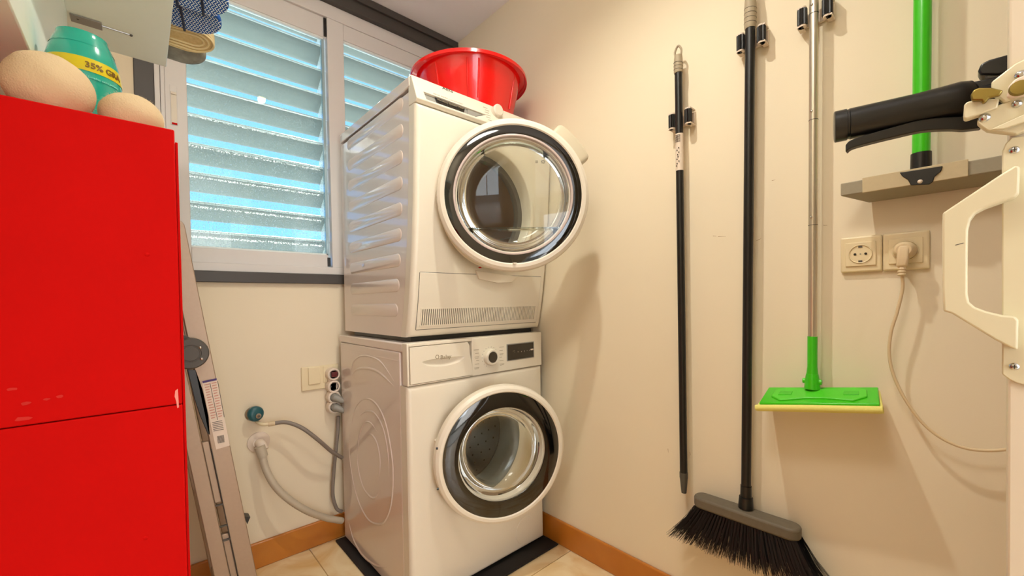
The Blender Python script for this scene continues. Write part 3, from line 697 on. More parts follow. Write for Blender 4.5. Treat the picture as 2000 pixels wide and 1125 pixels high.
# teal tub
tc_ = Vector((-.052, .865, bz))
tt = thing('detergent_tub', 'teal rounded plastic tub with yellow band behind the wool balls', 'tub', tc_)
KH, KR = .94, .98
prf = [(0, 0), (.030, 0), (.034, .006), (.0375, .04), (.0405, .075), (.0420, .105), (.0412, .125), (.0385, .145), (.0345, .162), (.0290, .174), (.0270, .178), (.0262, .183), (.020, .186), (0, .187)]
prf = [(r*KR, h*KH) for r, h in prf]
obj('body', lathe(nb(), prf, tc_, (0, 0, 1), 64), M_teal, tt, smooth=60)
obj('lid', lathe(nb(), [(r*KR+.0002, h*KH) for r, h in ((.0345, .1625), (.0300, .1745), (.0280, .1790), (.0272, .1845), (.021, .1875), (0, .1885))], tc_, (0, 0, 1), 64), M_teal, tt, smooth=50)
def rad_at(h):
    for (r0, h0), (r1, h1) in zip(prf[1:], prf[2:]):
        if h0 <= h <= h1 and h1 > h0: return r0+(r1-r0)*(h-h0)/(h1-h0)
    return prf[4][0]
bz0, bz1 = .112, .131
obj('yellow_band', lathe(nb(), [(rad_at(h)+.0005, h) for h in (bz0, .1165, .121, .126, bz1)], tc_, (0, 0, 1), 64), M_yel, tt, smooth=60)
def wrap(name, s, hc, size, a0, m, wid):
    o = text(name, s, (0, 0, 0), (1, 0, 0), (0, 1, 0), size, m, tt, width=wid, bold=True, center=False)
    for v_ in o.data.vertices:
        h = hc+v_.co.y; r = rad_at(h)+.0009+v_.co.z; a = a0+v_.co.x/.041; v_.co = Vector((tc_.x+cos(a)*r, tc_.y+sin(a)*r, tc_.z+h))
wrap('band_text', '35% GRA', .1212, .0085, radians(-84), M_ink, .046)
wrap('small_print', 'Lavados extra perfume', .104, .0030, radians(-80), mat('pale_teal_ink', (120, 220, 200), .5), .036)

# ------------------------------------------------------------------ wall cabinet and shoe shelf at upper left
zA = 1.600
sc = thing('wall_cabinet', 'pale white wall cabinet at the upper left corner, above the wool balls', 'cabinet', (-.27, .9, 1.315))
xC = onz(133, 24, zA).x; yC = onz(133, 24, zA).y
obj('body', bx(XL, xC-.0015, .50, yC, 1.315, zA-.001), M_cab, sc, bevel=.002)
shf = thing('shoe_shelf', 'pale shelf board seen from below, carrying a row of shoes', 'shelf', (-.2, 1.0, zA))
xS = onz(326, 120, zA).x; yB = onz(324, 131, zA).y
bo = obj('board', bx(XL, xS, .45, yB, zA, zA+.018), M_cab, shf, bevel=.0012)
p1, p2 = onz(152, 35, zA), onz(256, 68, zA)
obj('seam_rail', tube(nb(), [p1-Vector((0, 0, .0006)), p2-Vector((0, 0, .0006))], .0018, 8), M_steel, bo)
for p in (p1, p2): obj('rail_pin', sphere(nb(), p-Vector((0, 0, .001)), .0030, u=10, v=8), M_greyd, bo)
obj('bracket_plate', bx(xC+.002, xC+.05, yC-.002, yC+.03, zA-.003, zA), M_grey, bo, bevel=.001)
# shoes in a row on the board, toes sticking out over its right edge
TILT = radians(14)
def shoe_M(x, y, z): return Matrix.Translation((x, y, z)) @ Matrix.Rotation(radians(-4), 4, 'Z') @ Matrix.Rotation(TILT, 4, 'X').inverted()
def sole(L, wd, n_=22):
    pts = [(-L, -wd*.36), (-L*.55, -wd*.40)]
    for k in range(n_+1):
        a = -pi/2+pi*k/n_; pts.append((-wd*.62+cos(a)*wd*.62, sin(a)*wd*.5))
    return pts+[(-L*.55, wd*.40), (-L, wd*.36)]
def sprism(name, pts, z0, z1, M, m, par, bevel=.003, seg=2):
    bm = nb(); prism(bm, [(x, y, z0) for x, y in pts], (0, 0, z1-z0))
    for v_ in bm.verts: v_.co = M @ v_.co
    return obj(name, bm, m, par, bevel, seg=seg)
def half(x, L, wd):
    xx = x+wd*.62
    if x < -wd*.62: return wd*.5-(wd*.10)*min(1, (-x-wd*.62)/(L*.5))
    return wd*.5*math.sqrt(max(0, 1-(xx/(wd*.62))**2))
def herring(M, L, wd, z, x0):
    bm = nb(); x = x0
    while x < -.004:
        h = half(x, L, wd)-.003; m_ = int(h/.0062)
        for j in range(-m_, m_+1):
            y = j*.0062; s_ = 1 if j % 2 else -1
            prism(bm, [(x-.0026*s_-.0007, y-.0029, z), (x-.0026*s_+.0007, y-.0029, z), (x+.0026*s_+.0007, y+.0029, z), (x+.0026*s_-.0007, y+.0029, z)], (0, 0, -.0008))
        x += .0058
    for v_ in bm.verts: v_.co = M @ v_.co
    return bm
def rim_tubes(name, M, L, wd, zs, r, m, par, k=1.0):
    for z in zs:
        P = [M @ Vector((x*k, y*k, z)) for x, y in sole(L, wd, 30)]
        obj(name, tube(nb(), P, r, 6), m, par, smooth=60)
def toe(px, py, z): return onz(px, py, z)
zt = zA+.0185
def row(px, py, dz=0): q = onz(px, py, zt+.02+dz); return q
# patterned shoe (farthest), straw slipper, two blue flip-flops (nearest)
q = row(403, 112); M = shoe_M(q.x, q.y, zt+.012); Ls, ws = .24, .086
t = thing('patterned_shoe', 'grey and white patterned cloth shoe, nearest the window in the shoe row', 'shoe', (q.x-.1, q.y, zt))
so = sprism('cloth_upper', sole(Ls, ws), 0, .040, M, M_cloth, t, .012, 4)
rim_tubes('collar', M, Ls*.5, ws*.72, (.0405,), .0022, M_blk, t)
q = row(417, 84); M = shoe_M(q.x, q.y, zt+.013); Lw = .25
t = thing('straw_slipper', 'beige woven straw slipper between the patterned shoe and blue flip-flops', 'slipper', (q.x-.1, q.y, zt))
so = sprism('straw_sole', sole(Lw, .092), 0, .030, M, M_straw, t, .006, 3)
rim_tubes('braid', M, Lw, .092, (.004, .0105, .017, .0235), .0030, M_strawb, so)
rim_tubes('braid', M, Lw*.9, .074, (-.0005,), .0026, M_strawb, so, k=1)
rim_tubes('braid', M @ Matrix.Translation((-.010, 0, 0)), Lw*.8, .054, (-.0005,), .0026, M_strawb, so)
rim_tubes('braid', M @ Matrix.Translation((-.020, 0, 0)), Lw*.7, .034, (-.0005,), .0026, M_strawb, so)
def flipflop(px, py, label, strap_px):
    q = row(px, py); M = shoe_M(q.x, q.y, zt+.013); L = .25; wd = .090
    t = thing('flip_flop', label, 'flip-flop', (q.x-.1, q.y, zt), 'blue woven flip-flops on the shoe shelf')
    so = sprism('footbed', sole(L, wd), 0, .018, M, M_bluef, t, .004)
    tag(obj('woven_pattern', herring(M, L, wd, -.0001, -.15), M_weave, so), kind='stuff')
    for sx_ in strap_px:
        obj('strap', tube(nb(), spline([M @ Vector(v_) for v_ in ((sx_+.006, wd*.50, -.001), (sx_+.004, wd*.2, -.0035), (sx_, -wd*.2, -.0035), (sx_-.002, -wd*.46, -.002), (sx_-.002, -wd*.5, .012))], 5), .0026, 8), M_navy, t, smooth=60)
flipflop(433, 47, 'blue woven flip-flop beside the straw slipper', (-.075,))
flipflop(447, 8, 'blue woven flip-flop nearest the camera at the top edge', (-.050, -.094))

# ------------------------------------------------------------------ folding ladder
la = thing('folding_ladder', 'folded aluminium ladder leaning beside the red box', 'ladder', (.22, 1.5, 0))
sx = (.229-.091)/(1.195-.221)          # lean
def lx(z, off): return .091+(1.195-z)*sx+off
def stile(y0, y1, o0, o1, z0, z1, name='stile', m=M_alu, roundtop=False):
    b = nb(); pts = [(lx(z0, o0), y0, z0), (lx(z0, o1), y0, z0), (lx(z1, o1), y0, z1)]
    if roundtop:
        cxx = (o0+o1)/2; rr = (o1-o0)/2
        for k in range(1, 8): a = pi*k/8; pts.append((lx(z1, cxx)+cos(a)*rr, y0, z1+sin(a)*rr))
    pts.append((lx(z1, o0), y0, z1)); return obj(name, prism(b, pts, (0, y1-y0, 0)), m, la, bevel=.002)
YN = 1.35
sA = stile(YN, YN+.025, -.042, 0, .012, 1.18, roundtop=True)
sB = stile(YN-.004, YN+.021, -.092, -.059, .012, .84)
stile(YN+.006, YN+.026, -.088, -.045, .875, 1.16, name='upper_stile')
stile(YN+.30, YN+.325, -.042, 0, .012, 1.18, roundtop=True)
stile(YN+.30, YN+.325, -.092, -.059, .012, .84)
obj('stile_channel', bx(0, 1, 0, 1, 0, 1), M_alu, la) if False else None
stile(YN+.004, YN+.02, -.0585, -.0425, .45, .62, name='locking_bar')
stile(YN+.004, YN+.02, -.0585, -.0425, .02, .36, name='locking_bar')
# rungs running back between near and far stiles
for z in (.985, .70, .42, .14):
    obj('rung', bx(lx(z, -.038), lx(z, -.006), YN+.02, YN+.305, z-.014, z+.014), M_alu, la, bevel=.003)
for z in (.60, .385, .30, .12):
    obj('rung', bx(lx(z, -.090), lx(z, -.062), YN+.018, YN+.305, z-.014, z+.014), M_alu, la, bevel=.003)
for o0, o1 in ((-.0605, -.0585), (-.0425, -.0405)):
    stile(YN-.001, YN+.003, o0, o1, .16, .60, name='edge_seal', m=M_greyd)
for z in (.445, .385, .345): obj('rung_end', bx(lx(z, -.059), lx(z, -.042), YN-.002, YN+.004, z-.0018, z+.0018), M_greyd, la)
# hinge
hc_ = ony(371, 690, YN-.01)
hg = obj('hinge_disc', lathe(nb(), [(0, .018), (.018, .018), (.019, .0165), (.0215, .0165), (.0225, .018), (.036, .018), (.039, .014), (.0395, -.012), (0, -.012)], hc_, (0, -1, 0), 48), M_greyd, la, smooth=30)
for px, py in ((391, 679), (394, 701)):
    q = ony(px, py, hc_.y-.018); obj('rivet', lathe(nb(), [(0, .003), (.0028, .0022), (.0042, 0)], q, (0, -1, 0), 14), M_chrome, hg, smooth=60)
obj('hinge_arm', prism(nb(), [ony(a, b_, YN+.0) for a, b_ in ((366, 722), (383, 722), (397, 762), (408, 812), (411, 852), (405, 846), (392, 815), (380, 780))], (0, .012, 0)), M_blk, la, bevel=.001)
obj('hinge_plate', prism(nb(), [ony(a, b_, YN-.006) for a, b_ in ((352, 655), (362, 655), (376, 662), (372, 675), (350, 690))], (0, .01, 0)), M_greyd, la, bevel=.001)
# foot
q = ony(479, 1003, YN+.0); obj('end_cap', prism(nb(), [ony(a, b_, YN+.02) for a, b_ in ((478, 1009), (489, 1010), (483, 1024))], (0, .03, 0)), M_blk, la)
for o in (-.042, -.092): 
    for yy in (YN-.002, YN+.298): obj('rubber_foot', bx(lx(0, o)-.004, lx(0, o)+.046, yy, yy+.03, 0, .016), M_blk, la, bevel=.003)
# safety sticker
S = lambda a, b_: ony(a, b_, YN-.0004)
stk = obj('safety_sticker', prism(nb(), [S(394, 746), S(423, 739), S(449, 870), S(422, 878)], (0, -.0004, 0)), M_label, la)
S2 = lambda a, b_: ony(a, b_, YN-.0012)
obj('sticker_header', prism(nb(), [S2(395, 744.5), S2(423, 738.5), S2(423.6, 742.5), S2(395.8, 748.5)], (0, -.0002, 0)), M_purple, stk)
for (a0, b0, a1, b1) in ((410, 748, 425, 820), (425, 744, 438, 815)):
    obj('sticker_line', prism(nb(), [S2(a0-.5, b0), S2(a0+.6, b0), S2(a1+.6, b1), S2(a1-.5, b1)], (0, -.0002, 0)), M_inkd, stk)
sb = nb(); 
for k in range(14):
    for col_ in (0, 1):
        y = 751+k*5-col_*3.2; x = (399 if col_ == 0 else 413)+k*1.02; ww = random.uniform(7, 10)
        prism(sb, [S2(x, y), S2(x+ww, y-2), S2(x+ww+.3, y-.2), S2(x+.3, y+1.9)], (0, -.0002, 0))
tag(obj('sticker_print', sb, M_pinkpr, stk), kind='stuff')
sb = nb()
for k in range(6): y = 825+k*3.3; prism(sb, [S2(414+k*.6, y), S2(434+k*.6, y-4), S2(434+k*.6, y-3), S2(414+k*.6, y+1)], (0, -.0002, 0))
for k in range(9): x = 424+k*1.5; prism(sb, [S2(x, 852-k*.3), S2(x+.8, 852-k*.3-.2), S2(x+2.6, 866-k*.3), S2(x+1.8, 866.2-k*.3)], (0, -.0002, 0))
tag(obj('barcode_print', sb, M_inkd, stk), kind='stuff')

# ------------------------------------------------------------------ plumbing and power on the window wall
v1 = ony(494, 808, YW); 
vt = thing('water_valve', 'round blue-green water valve on the wall, above the white drain outlet', 'valve', v1)
obj('wall_flange', lathe(nb(), [(0, .010), (.012, .010), (.026, .002), (.027, 0)], v1, (0, -1, 0), 32), M_chrome, vt, smooth=40)
obj('valve_body', cyl(nb(), v1, v1+Vector((0, -.035, 0)), .010, 16), M_chrome, vt, smooth=50)
hp = v1+Vector((.002, -.035, .006))
bmh = nb(); ax = Vector((.15, -1, -.15)).normalized()
lathe(bmh, [(0, .012), (.014, .014), (.024, .010), (.0275, .002), (.026, -.006), (.014, -.010), (0, -.010)], hp, ax, 32)
obj('valve_wheel', bmh, M_blue, vt, smooth=50)
obj('wheel_hub', lathe(nb(), [(0, .020), (.008, .020), (.010, .017), (.010, .010)], hp+Vector((.004, 0, -.004)), ax, 20), M_chrome, vt, smooth=40)
obj('hub_screw', lathe(nb(), [(0, .0208), (.0045, .0208), (.0045, .018)], hp+Vector((.004, 0, -.004)), ax, 12), M_greyd, vt)
sp1 = v1+Vector((.006, -.028, -.024)); obj('outlet_spout', tube(nb(), spline([v1+Vector((0, -.025, -.004)), sp1, ony(512, 829, YW-.05), ony(526, 828, YW-.055)], 5), .006, 12), M_sock, vt, smooth=60)
h1 = thing('supply_hose', 'thin grey braided hose curving from the water valve to the washer', 'hose', ony(530, 828, YW-.055))
obj('braided_tube', tube(nb(), spline([ony(534, 827, YW-.057), ony(560, 825, YW-.07), ony(590, 836, YW-.09), ony(620, 858, YW-.10), ony(648, 882, YW-.075), ony(668, 894, YW-.05)], 8), .0075, 12), M_hosed, h1, smooth=60)
obj('crimp_ferrule', cyl(nb(), ony(524, 828.5, YW-.055), ony(537, 826.5, YW-.058), .0088, 16), M_cord, h1, smooth=50)
d1 = ony(505, 863, YW)
do_ = thing('drain_outlet', 'white plastic drain collar on the wall, below the water valve', 'drain', d1)
obj('collar_flange', lathe(nb(), [(0, .014), (.020, .014), (.026, .009), (.0365, .006), (.038, 0), (0, 0)], d1, (0, -1, 0), 40), M_label, do_, smooth=35)
obj('elbow', tube(nb(), spline([d1, d1+Vector((.003, -.03, -.004)), d1+Vector((.008, -.042, -.022))], 6), .017, 20), M_label, do_, smooth=60)
h2 = thing('drain_hose', 'thick pale grey ribbed hose from the white drain collar to the washer', 'hose', d1+Vector((.008, -.045, -.03)))
obj('hose_cuff', cyl(nb(), ony(507, 872, YW-.05), ony(514, 892, YW-.055), .0175, 20, .0165), M_hose, h2, smooth=50)
pth = spline([ony(511, 884, YW-.052), ony(520, 918, YW-.07), ony(538, 950, YW-.09), ony(565, 976, YW-.10), ony(600, 998, YW-.10), ony(635, 1011, YW-.075), ony(655, 1015, YW-.065), ony(668, 1017, YW-.055)], 16)
obj('ribbed_tube', tube(nb(), pth, .0125, 16, rad=[.0128 if k % 2 else .0118 for k in range(len(pth))]), M_hose, h2, smooth=60)
h3 = thing('power_cable', 'dark grey cable hanging from the power strip beside the washer', 'cable', ony(660, 810, YW-.03))
obj('cable_sheath', tube(nb(), spline([ony(661, 813, YW-.03), ony(660, 830, YW-.03), ony(659, 850, YW-.03), ony(652, 920, YW-.03), ony(650, 965, YW-.03), ony(656, 990, YW-.03), ony(662, 997, YW-.03), ony(668, 999, YW-.03)], 8), .0068, 10), M_hosed, h3, smooth=60)
# double switch plate
s0, s1 = ony(587, 716, YW), ony(640, 758, YW)
sw = thing('wall_switch', 'double ivory plate with a light switch under the window', 'switch', ony(612, 737, YW))
obj('frame', bx(s0.x, s0.x+.145, YW-.009, YW, s1.z+.002, s0.z-.004), M_sock, sw, bevel=.003)
k0, k1 = ony(600, 718, YW), ony(624, 748, YW)
obj('rocker', bx(k0.x, k1.x, YW-.015, YW-.008, k1.z, k0.z), M_sock, sw, bevel=.002)
obj('blank_insert', bx(s0.x+.082, s0.x+.13, YW-.012, YW-.008, k1.z, k0.z), M_sock, sw, bevel=.002)
# power strip
st_ = thing('power_strip', 'white four-way power strip with red switch hanging beside the washer', 'power strip', ony(653, 765, YW-.02))
ys_ = YW-.022
cs = [ony(654, 731, ys_-.02), ony(653.5, 755, ys_-.02), ony(655, 776, ys_-.02), ony(655, 795, ys_-.02)]
xm = cs[0].x-.004
cs = [Vector((xm, ys_, c_.z)) for c_ in cs]
b = nb(); box(b, xm-.017, xm+.017, ys_-.012, ys_+.012, cs[3].z-.02, cs[0].z+.02); bd = obj('strip_body', b, M_label, st_, bevel=.006)
for i, c_ in enumerate(cs):
    o = obj('outlet', lathe(nb(), [(.0175, .022), (.021, .024), (.0245, .022), (.026, .015), (.026, -.01), (0, -.01), (0, .012), (.0175, .012)], c_, (0, -1, 0), 32), M_label, st_, smooth=40)
    if i == 0: obj('red_rocker', bx(c_.x-.011, c_.x+.013, c_.y-.027, c_.y-.012, c_.z-.010, c_.z+.010), mat('dark_red_translucent', (90, 8, 12), .2), o, bevel=.001)
    if i == 1:
        for dx in (-.009, .009): obj('contact_hole', cyl(nb(), c_+Vector((dx, -.0125, 0)), c_+Vector((dx, -.0115, 0)), .0028, 10), M_blk, o)
        for dz in (-.0155, .0155): obj('earth_clip', bx(c_.x-.003, c_.x+.003, c_.y-.02, c_.y-.012, c_.z+dz-.0015, c_.z+dz+.0015), M_greyd, o)
    if i > 1:
        pg = thing('grey_plug', ('upper' if i == 2 else 'lower')+' grey plug in the white power strip', 'plug', c_+Vector((0, -.012, 0)), 'grey plugs in the power strip')
        obj('plug_body', tube(nb(), [c_+Vector((0, -.013, 0)), c_+Vector((.002, -.032, 0)), c_+Vector((.018, -.042, -.010)), c_+Vector((.04, -.045, -.022))], .014, 16, rad=[.0165, .0155, .012, .008]), M_grey, pg, smooth=50)

# ------------------------------------------------------------------ tools hung on the right wall
def holder(yc, zc, which):
    t = thing('tool_holder', which, 'tool holder', (XR, yc, zc), 'wall clips holding the tool handles')
    obj('back_plate', bx(XR-.008, XR, yc-.034, yc+.034, zc-.016, zc+.016), M_label, t, bevel=.002)
    for s_ in (-1, 1):
        cc = Vector((XR-.030, yc+s_*.0245, zc)); b = nb()
        N = 24; prr = [.0105 if k % 2 else .0088 for k in range(N)]
        lo_ = [b.verts.new(cc+Vector((cos(2*pi*k/N)*prr[k], sin(2*pi*k/N)*prr[k], -.019))) for k in range(N)]
        hi_ = [b.verts.new(v_.co+Vector((0, 0, .038))) for v_ in lo_]
        b.faces.new(lo_); b.faces.new(hi_)
        for k in range(N): b.faces.new((lo_[k], lo_[(k+1) % N], hi_[(k+1) % N], hi_[k]))
        obj('roller', b, M_blk, t)
        for zz in (-.0235, .0195):
            b = nb(); box(b, cc.x-.006, XR-.004, cc.y-.006+s_*.004, cc.y+.006+s_*.004, zc+zz, zc+zz+.004); cyl(b, cc+Vector((0, 0, zz)), cc+Vector((0, 0, zz+.004)), .0085, 16)
            obj('roller_arm', b, M_label, t)
        obj('roller_pin', cyl(nb(), cc+Vector((0, 0, -.0240)), cc+Vector((0, 0, -.0225)), .0022, 8), M_blk, t)
    return t
XS = XR-.036
# short black pole
r1 = onx(1325, 140, XS); r1b = onx(1335.5, 935, XS)
t = thing('extension_pole', 'short black pole with grey hanging loop, leftmost tool on the right wall', 'pole', (XS, r1b.y, .4))
dv = (r1b-r1)/(r1b.z-r1.z)
PZ = lambda z: r1+dv*(z-r1.z)
zt, zb_ = onx(1325, 142, XS).z, onx(1335.5, 925, XS).z
obj('black_tube', tube(nb(), [PZ(zb_), PZ(zt)], .0108, 20), M_blk, t, smooth=50)
ztip = onx(1335, 962, XS).z
obj('threaded_tip', tube(nb(), [PZ(zb_+.004), PZ(zb_-.012), PZ(zb_-.014), PZ(ztip+.012), PZ(ztip)], .01, 16, rad=[.0118, .0118, .0112, .0085, .0072]), M_greyd, t, smooth=50)
zg = onx(1325, 88, XS).z; L = zg-zt
gp = obj('grip', tube(nb(), [PZ(zt-.002), PZ(zt+.002), PZ(zt+L*.25), PZ(zt+L*.5), PZ(zt+L*.62)], .012, 20, rad=[.0120, .0127, .0127, .0118, .0108]), M_grey, t, smooth=60)
M_grip = mat('taupe_grip', (176, 160, 134), .6, noise=.08); gp.data.materials.clear(); gp.data.materials.append(M_grip)
ct = PZ(zt+L*.62); obj('hanging_loop', tube(nb(), spline([ct+Vector((0, -.0085, -.002)), ct+Vector((0, -.0095, L*.18)), ct+Vector((0, 0, L*.36)), ct+Vector((0, .0095, L*.18)), ct+Vector((0, .0085, -.002))], 6), .0030, 8), M_grip, t, smooth=60)
for k in range(3): obj('grip_groove', tube(nb(), [PZ(zt+.008+k*.010)+Vector((cos(a)*.0128, sin(a)*.0128, .002*sin(a))) for a in [2*pi*i/20 for i in range(21)]], .0006, 5, cap=False), M_greyd, gp)
za, zz2 = onx(1327, 262, XS).z, onx(1327, 334, XS).z
lb = obj('barcode_label', lathe(nb(), [(.0112, 0), (.0112, za-zz2)], PZ(zz2), (0, 0, 1), 24), M_label, t, smooth=60)
sb = nb()
for k in range(7): z = za-.006-k*.0032; prism(sb, [PZ(z)+Vector((-.0113, .008, 0))*1.0, PZ(z)+Vector((-.0120, 0, 0)), PZ(z)+Vector((-.0095, -.0075, 0)), PZ(z)+Vector((-.0095, -.0075, .0014)), PZ(z)+Vector((-.0120, 0, .0014)), PZ(z)+Vector((-.0113, .008, .0014))], (-.0003, 0, 0))
for k in range(9): z = za-.045-k*.0065; y = random.uniform(-.004, .004); prism(sb, [PZ(z)+Vector((-.0118, y-.002, 0)), PZ(z)+Vector((-.0118, y+.002, 0)), PZ(z)+Vector((-.0118, y+.001, .0035)), PZ(z)+Vector((-.0118, y-.001, .0035))], (-.0005, 0, 0))
tag(obj('label_print', sb, M_inkd, lb), kind='stuff')
hz = onx(1327, 231, XS).z; holder(PZ(hz).y, hz, 'black roller clip holding the short black pole')

# broom
b0 = onx(1465, 80, XS); b1 = onx(1457, 960, XS); dv2 = (b1-b0)/(b1.z-b0.z); BZ = lambda z: b0+dv2*(z-b0.z)
t = thing('broom', 'black-handled broom with black bristles, hanging on the right wall', 'broom', (XS, b1.y, .31))
zg0 = onx(1465, 55, XS).z
obj('handle', tube(nb(), [BZ(onx(1457, 950, XS).z), BZ(zg0)], .0118, 20), M_blk, t, smooth=50)
gp = obj('grip', tube(nb(), [BZ(zg0-.002), BZ(zg0+.006), BZ(zg0+.05), BZ(zg0+.075), BZ(zg0+.10), BZ(zg0+.125)], .013, 20, rad=[.0128, .0142, .0142, .0128, .0095, .0085]), M_grip, t, smooth=60)
for k in range(4): obj('grip_groove', tube(nb(), [BZ(zg0+.012+k*.012)+Vector((cos(a)*.0142, sin(a)*.0142, .002*sin(a))) for a in [2*pi*i/20 for i in range(21)]], .0006, 5, cap=False), M_greyd, gp)
hz = onx(1465, 74, XS).z; holder(BZ(hz).y, hz, 'black roller clip holding the black broom handle')
zh0, zh1 = onx(1457, 986, XS).z, onx(1457, 948, XS).z
obj('socket', tube(nb(), [BZ(zh0-.008), BZ(zh0+.022), BZ(zh0+.0225), BZ(zh1)], .016, 20, rad=[.0185, .0165, .0138, .0132]), M_blk, t, smooth=40)
HL, HR = .540, .282; HZ = zh0-.012; hx0, hx1 = 1.170, 1.222
pts = []
for (yc, s_) in ((HR+.02, -1), (HL-.02, 1)):
    for k in range(9): a = (-pi/2+pi*k/8); pts.append(((hx0+hx1)/2+sin(a)*(hx1-hx0)/2*s_*-1, yc+s_*cos(a)*.022, HZ-.028))
obj('brush_block', prism(nb(), pts, (0, 0, .030)), M_head, t, bevel=.006, seg=3)
bb = nb(); BT = HZ-.026
for i in range(34):
    for j in range(5):
        fy = i/33; fx = j/4
        base = Vector((hx0+.006+(hx1-hx0-.012)*fx, HL-.006-(HL-HR-.012)*fy, BT))
        tipy = .600+(.222-.600)*fy+random.uniform(-.002, .002); tipx = 1.150+(1.228-1.150)*fx
        for k in range(16):
            p = base+Vector((random.uniform(-.003, .003), random.uniform(-.0026, .0026), 0)); L_ = random.uniform(.094, .108)
            sp2 = Vector((random.gauss(0, .004), random.gauss(0, .0035), 0))
            e = Vector((tipx, tipy, BT-L_))+sp2; e.x = min(e.x, XR-.001); m1 = p.lerp(e, .5)+Vector((0, (p.y-e.y)*.06, 0)); s_ = .00055
            q = []
            for c_, f_ in ((p, 1), (m1, 1), (e, .6)): q.append([bb.verts.new(c_+Vector((cos(a)*s_*f_, sin(a)*s_*f_, 0))) for a in (0, 2.09, 4.19)])
            for r_ in (0, 1):
                for z3 in range(3): bb.faces.new((q[r_][z3], q[r_][(z3+1) % 3], q[r_+1][(z3+1) % 3], q[r_+1][z3]))
tag(obj('bristles', bb, M_bris, t), kind='stuff')

# flat mop
t = thing('flat_mop', 'silver-handled flat mop with bright green plate on the right wall', 'mop', (XS, .255, .72))
m0, m1_ = onx(1589.5, 60, XS), onx(1586.5, 730, XS); dv3 = (m1_-m0)/(m1_.z-m0.z); MZ = lambda z: m0+dv3*(z-m0.z)
zj = onx(1587, 657, XS).z
pl = obj('pole', tube(nb(), [MZ(zj-.01), MZ(2.0)], .0092, 20), mat('satin_aluminium_pole', (206, 196, 178), .32, .8, noise=.05), t, smooth=50)
for py in (235, 440, 28): z = onx(1588, py, XS).z; obj('joint_ring', tube(nb(), [MZ(z-.0006), MZ(z+.0006)], .0097, 20), M_greyd, pl)
for py in (219, 425, 12):
    p = MZ(onx(1588, py, XS).z)+Vector((-.0085, .002, 0)); obj('lock_button', sphere(nb(), p, .003, u=12, v=8), M_chrome, pl, smooth=60)
zk = onx(1587, 740, XS).z
obj('green_sleeve', tube(nb(), [MZ(zk-.01), MZ(zk+.01), MZ(zk+.03), MZ(zj)], .01, 20, rad=[.0115, .0120, .0102, .0102]), M_green, t, smooth=60)
obj('swivel_joint', tube(nb(), [MZ(zk+.012), MZ(zk-.004), MZ(zk-.024)], .015, 20, rad=[.0125, .0150, .0165]), M_green, t, smooth=60)
obj('joint_pin', cyl(nb(), MZ(zk-.006)+Vector((0, -.019, 0)), MZ(zk-.006)+Vector((0, .019, 0)), .006, 14), M_greenl, t, smooth=50)
# the plate, nearly horizontal, slight roll to the right
BLp, BRp = onx(1500, 757, 1.226), onx(1718, 757, 1.226); FLp, FRp = onx(1478, 790, 1.135), onx(1723, 793, 1.135)
zc_m = MZ(zk).z-.030
def mp(fy, fx, dz):   # fy 0 left..1 right, fx 0 wall..1 room
    a = BLp.lerp(BRp, fy); b_ = FLp.lerp(FRp, fy); return a.lerp(b_, fx)+Vector((0, 0, dz))
obj('mop_plate', prism(nb(), [mp(.01, .02, -.004), mp(.99, .02, -.004), mp(.985, .93, -.004), mp(.015, .93, -.004)], (0, 0, .006)), M_green, t, bevel=.002)
obj('plate_ribs', prism(nb(), [mp(.10, .28, .002), mp(.2, .12, .002), mp(.42, .22, .002), mp(.58, .22, .002), mp(.8, .12, .002), mp(.9, .28, .002), mp(.9, .62, .002), mp(.8, .85, .002), mp(.58, .72, .002), mp(.42, .72, .002), mp(.2, .85, .002), mp(.10, .62, .002)], (0, 0, .004)), M_greenl, t, bevel=.0015)
for f0 in (.16, .72): obj('cloth_grip', prism(nb(), [mp(f0, .38, .006), mp(f0+.12, .38, .006), mp(f0+.12, .58, .006), mp(f0, .58, .006)], (0, 0, .0015)), M_green, t, bevel=.0005)
obj('microfibre_pad', prism(nb(), [mp(-.005, 0, -.018), mp(1.005, 0, -.018), mp(1.01, 1.0, -.018), mp(-.01, 1.0, -.018)], (0, 0, .0138)), M_pad, t, bevel=.004)
obj('pad_edge', tube(nb(), [mp(-.008, 1.0, -.008), mp(.5, 1.0, -.007), mp(1.008, 1.0, -.008)], .0075, 12), M_pad, t, smooth=60)
hz = onx(1590, 22, XS).z; holder(MZ(hz).y, hz, 'black roller clip holding the silver mop pole')

# green squeegee broom
t = thing('floor_squeegee', 'floor squeegee with bright green pole and grey head, above the sockets', 'squeegee', (1.19, .07, 1.2))
g0 = onx(1801, 100, 1.195); g1 = onx(1799, 300, 1.195); dv4 = (g1-g0)/(g1.z-g0.z); GZ = lambda z: g0+dv4*(z-g0.z)
obj('green_pole', tube(nb(), [GZ(g1.z-.005), GZ(2.1)], .0138, 24), M_green, t, smooth=50)
zq = onx(1799, 305, 1.195).z; zq2 = onx(1799, 336, 1.195).z
obj('pole_socket', tube(nb(), [GZ(zq2-.005), GZ(zq+.006)], .0158, 20, rad=[.0165, .0158]), M_blk, t, smooth=50)
hzb = 1.1985
A0, A1 = Vector((1.165, .196, hzb)), Vector((1.165, -.16, hzb))
pr_ = [(1.165, .198), (1.165, -.16), (1.232, -.16), (1.232, .160)]
obj('squeegee_body', prism(nb(), [(1.162, .196, hzb), (1.162, -.16, hzb), (1.234, -.16, 1.187), (1.234, .157, 1.187)], (0, 0, .028)), M_sq, t, bevel=.002)
obj('mounting_strip', bx(1.1585, 1.162, .005, .158, hzb-.001, hzb+.031), mat('pale_foam_strip', (204, 186, 150), .7, noise=.1, nscale=150), t, bevel=.001)
fb = lambda a, b_: onx(a, b_, 1.156)
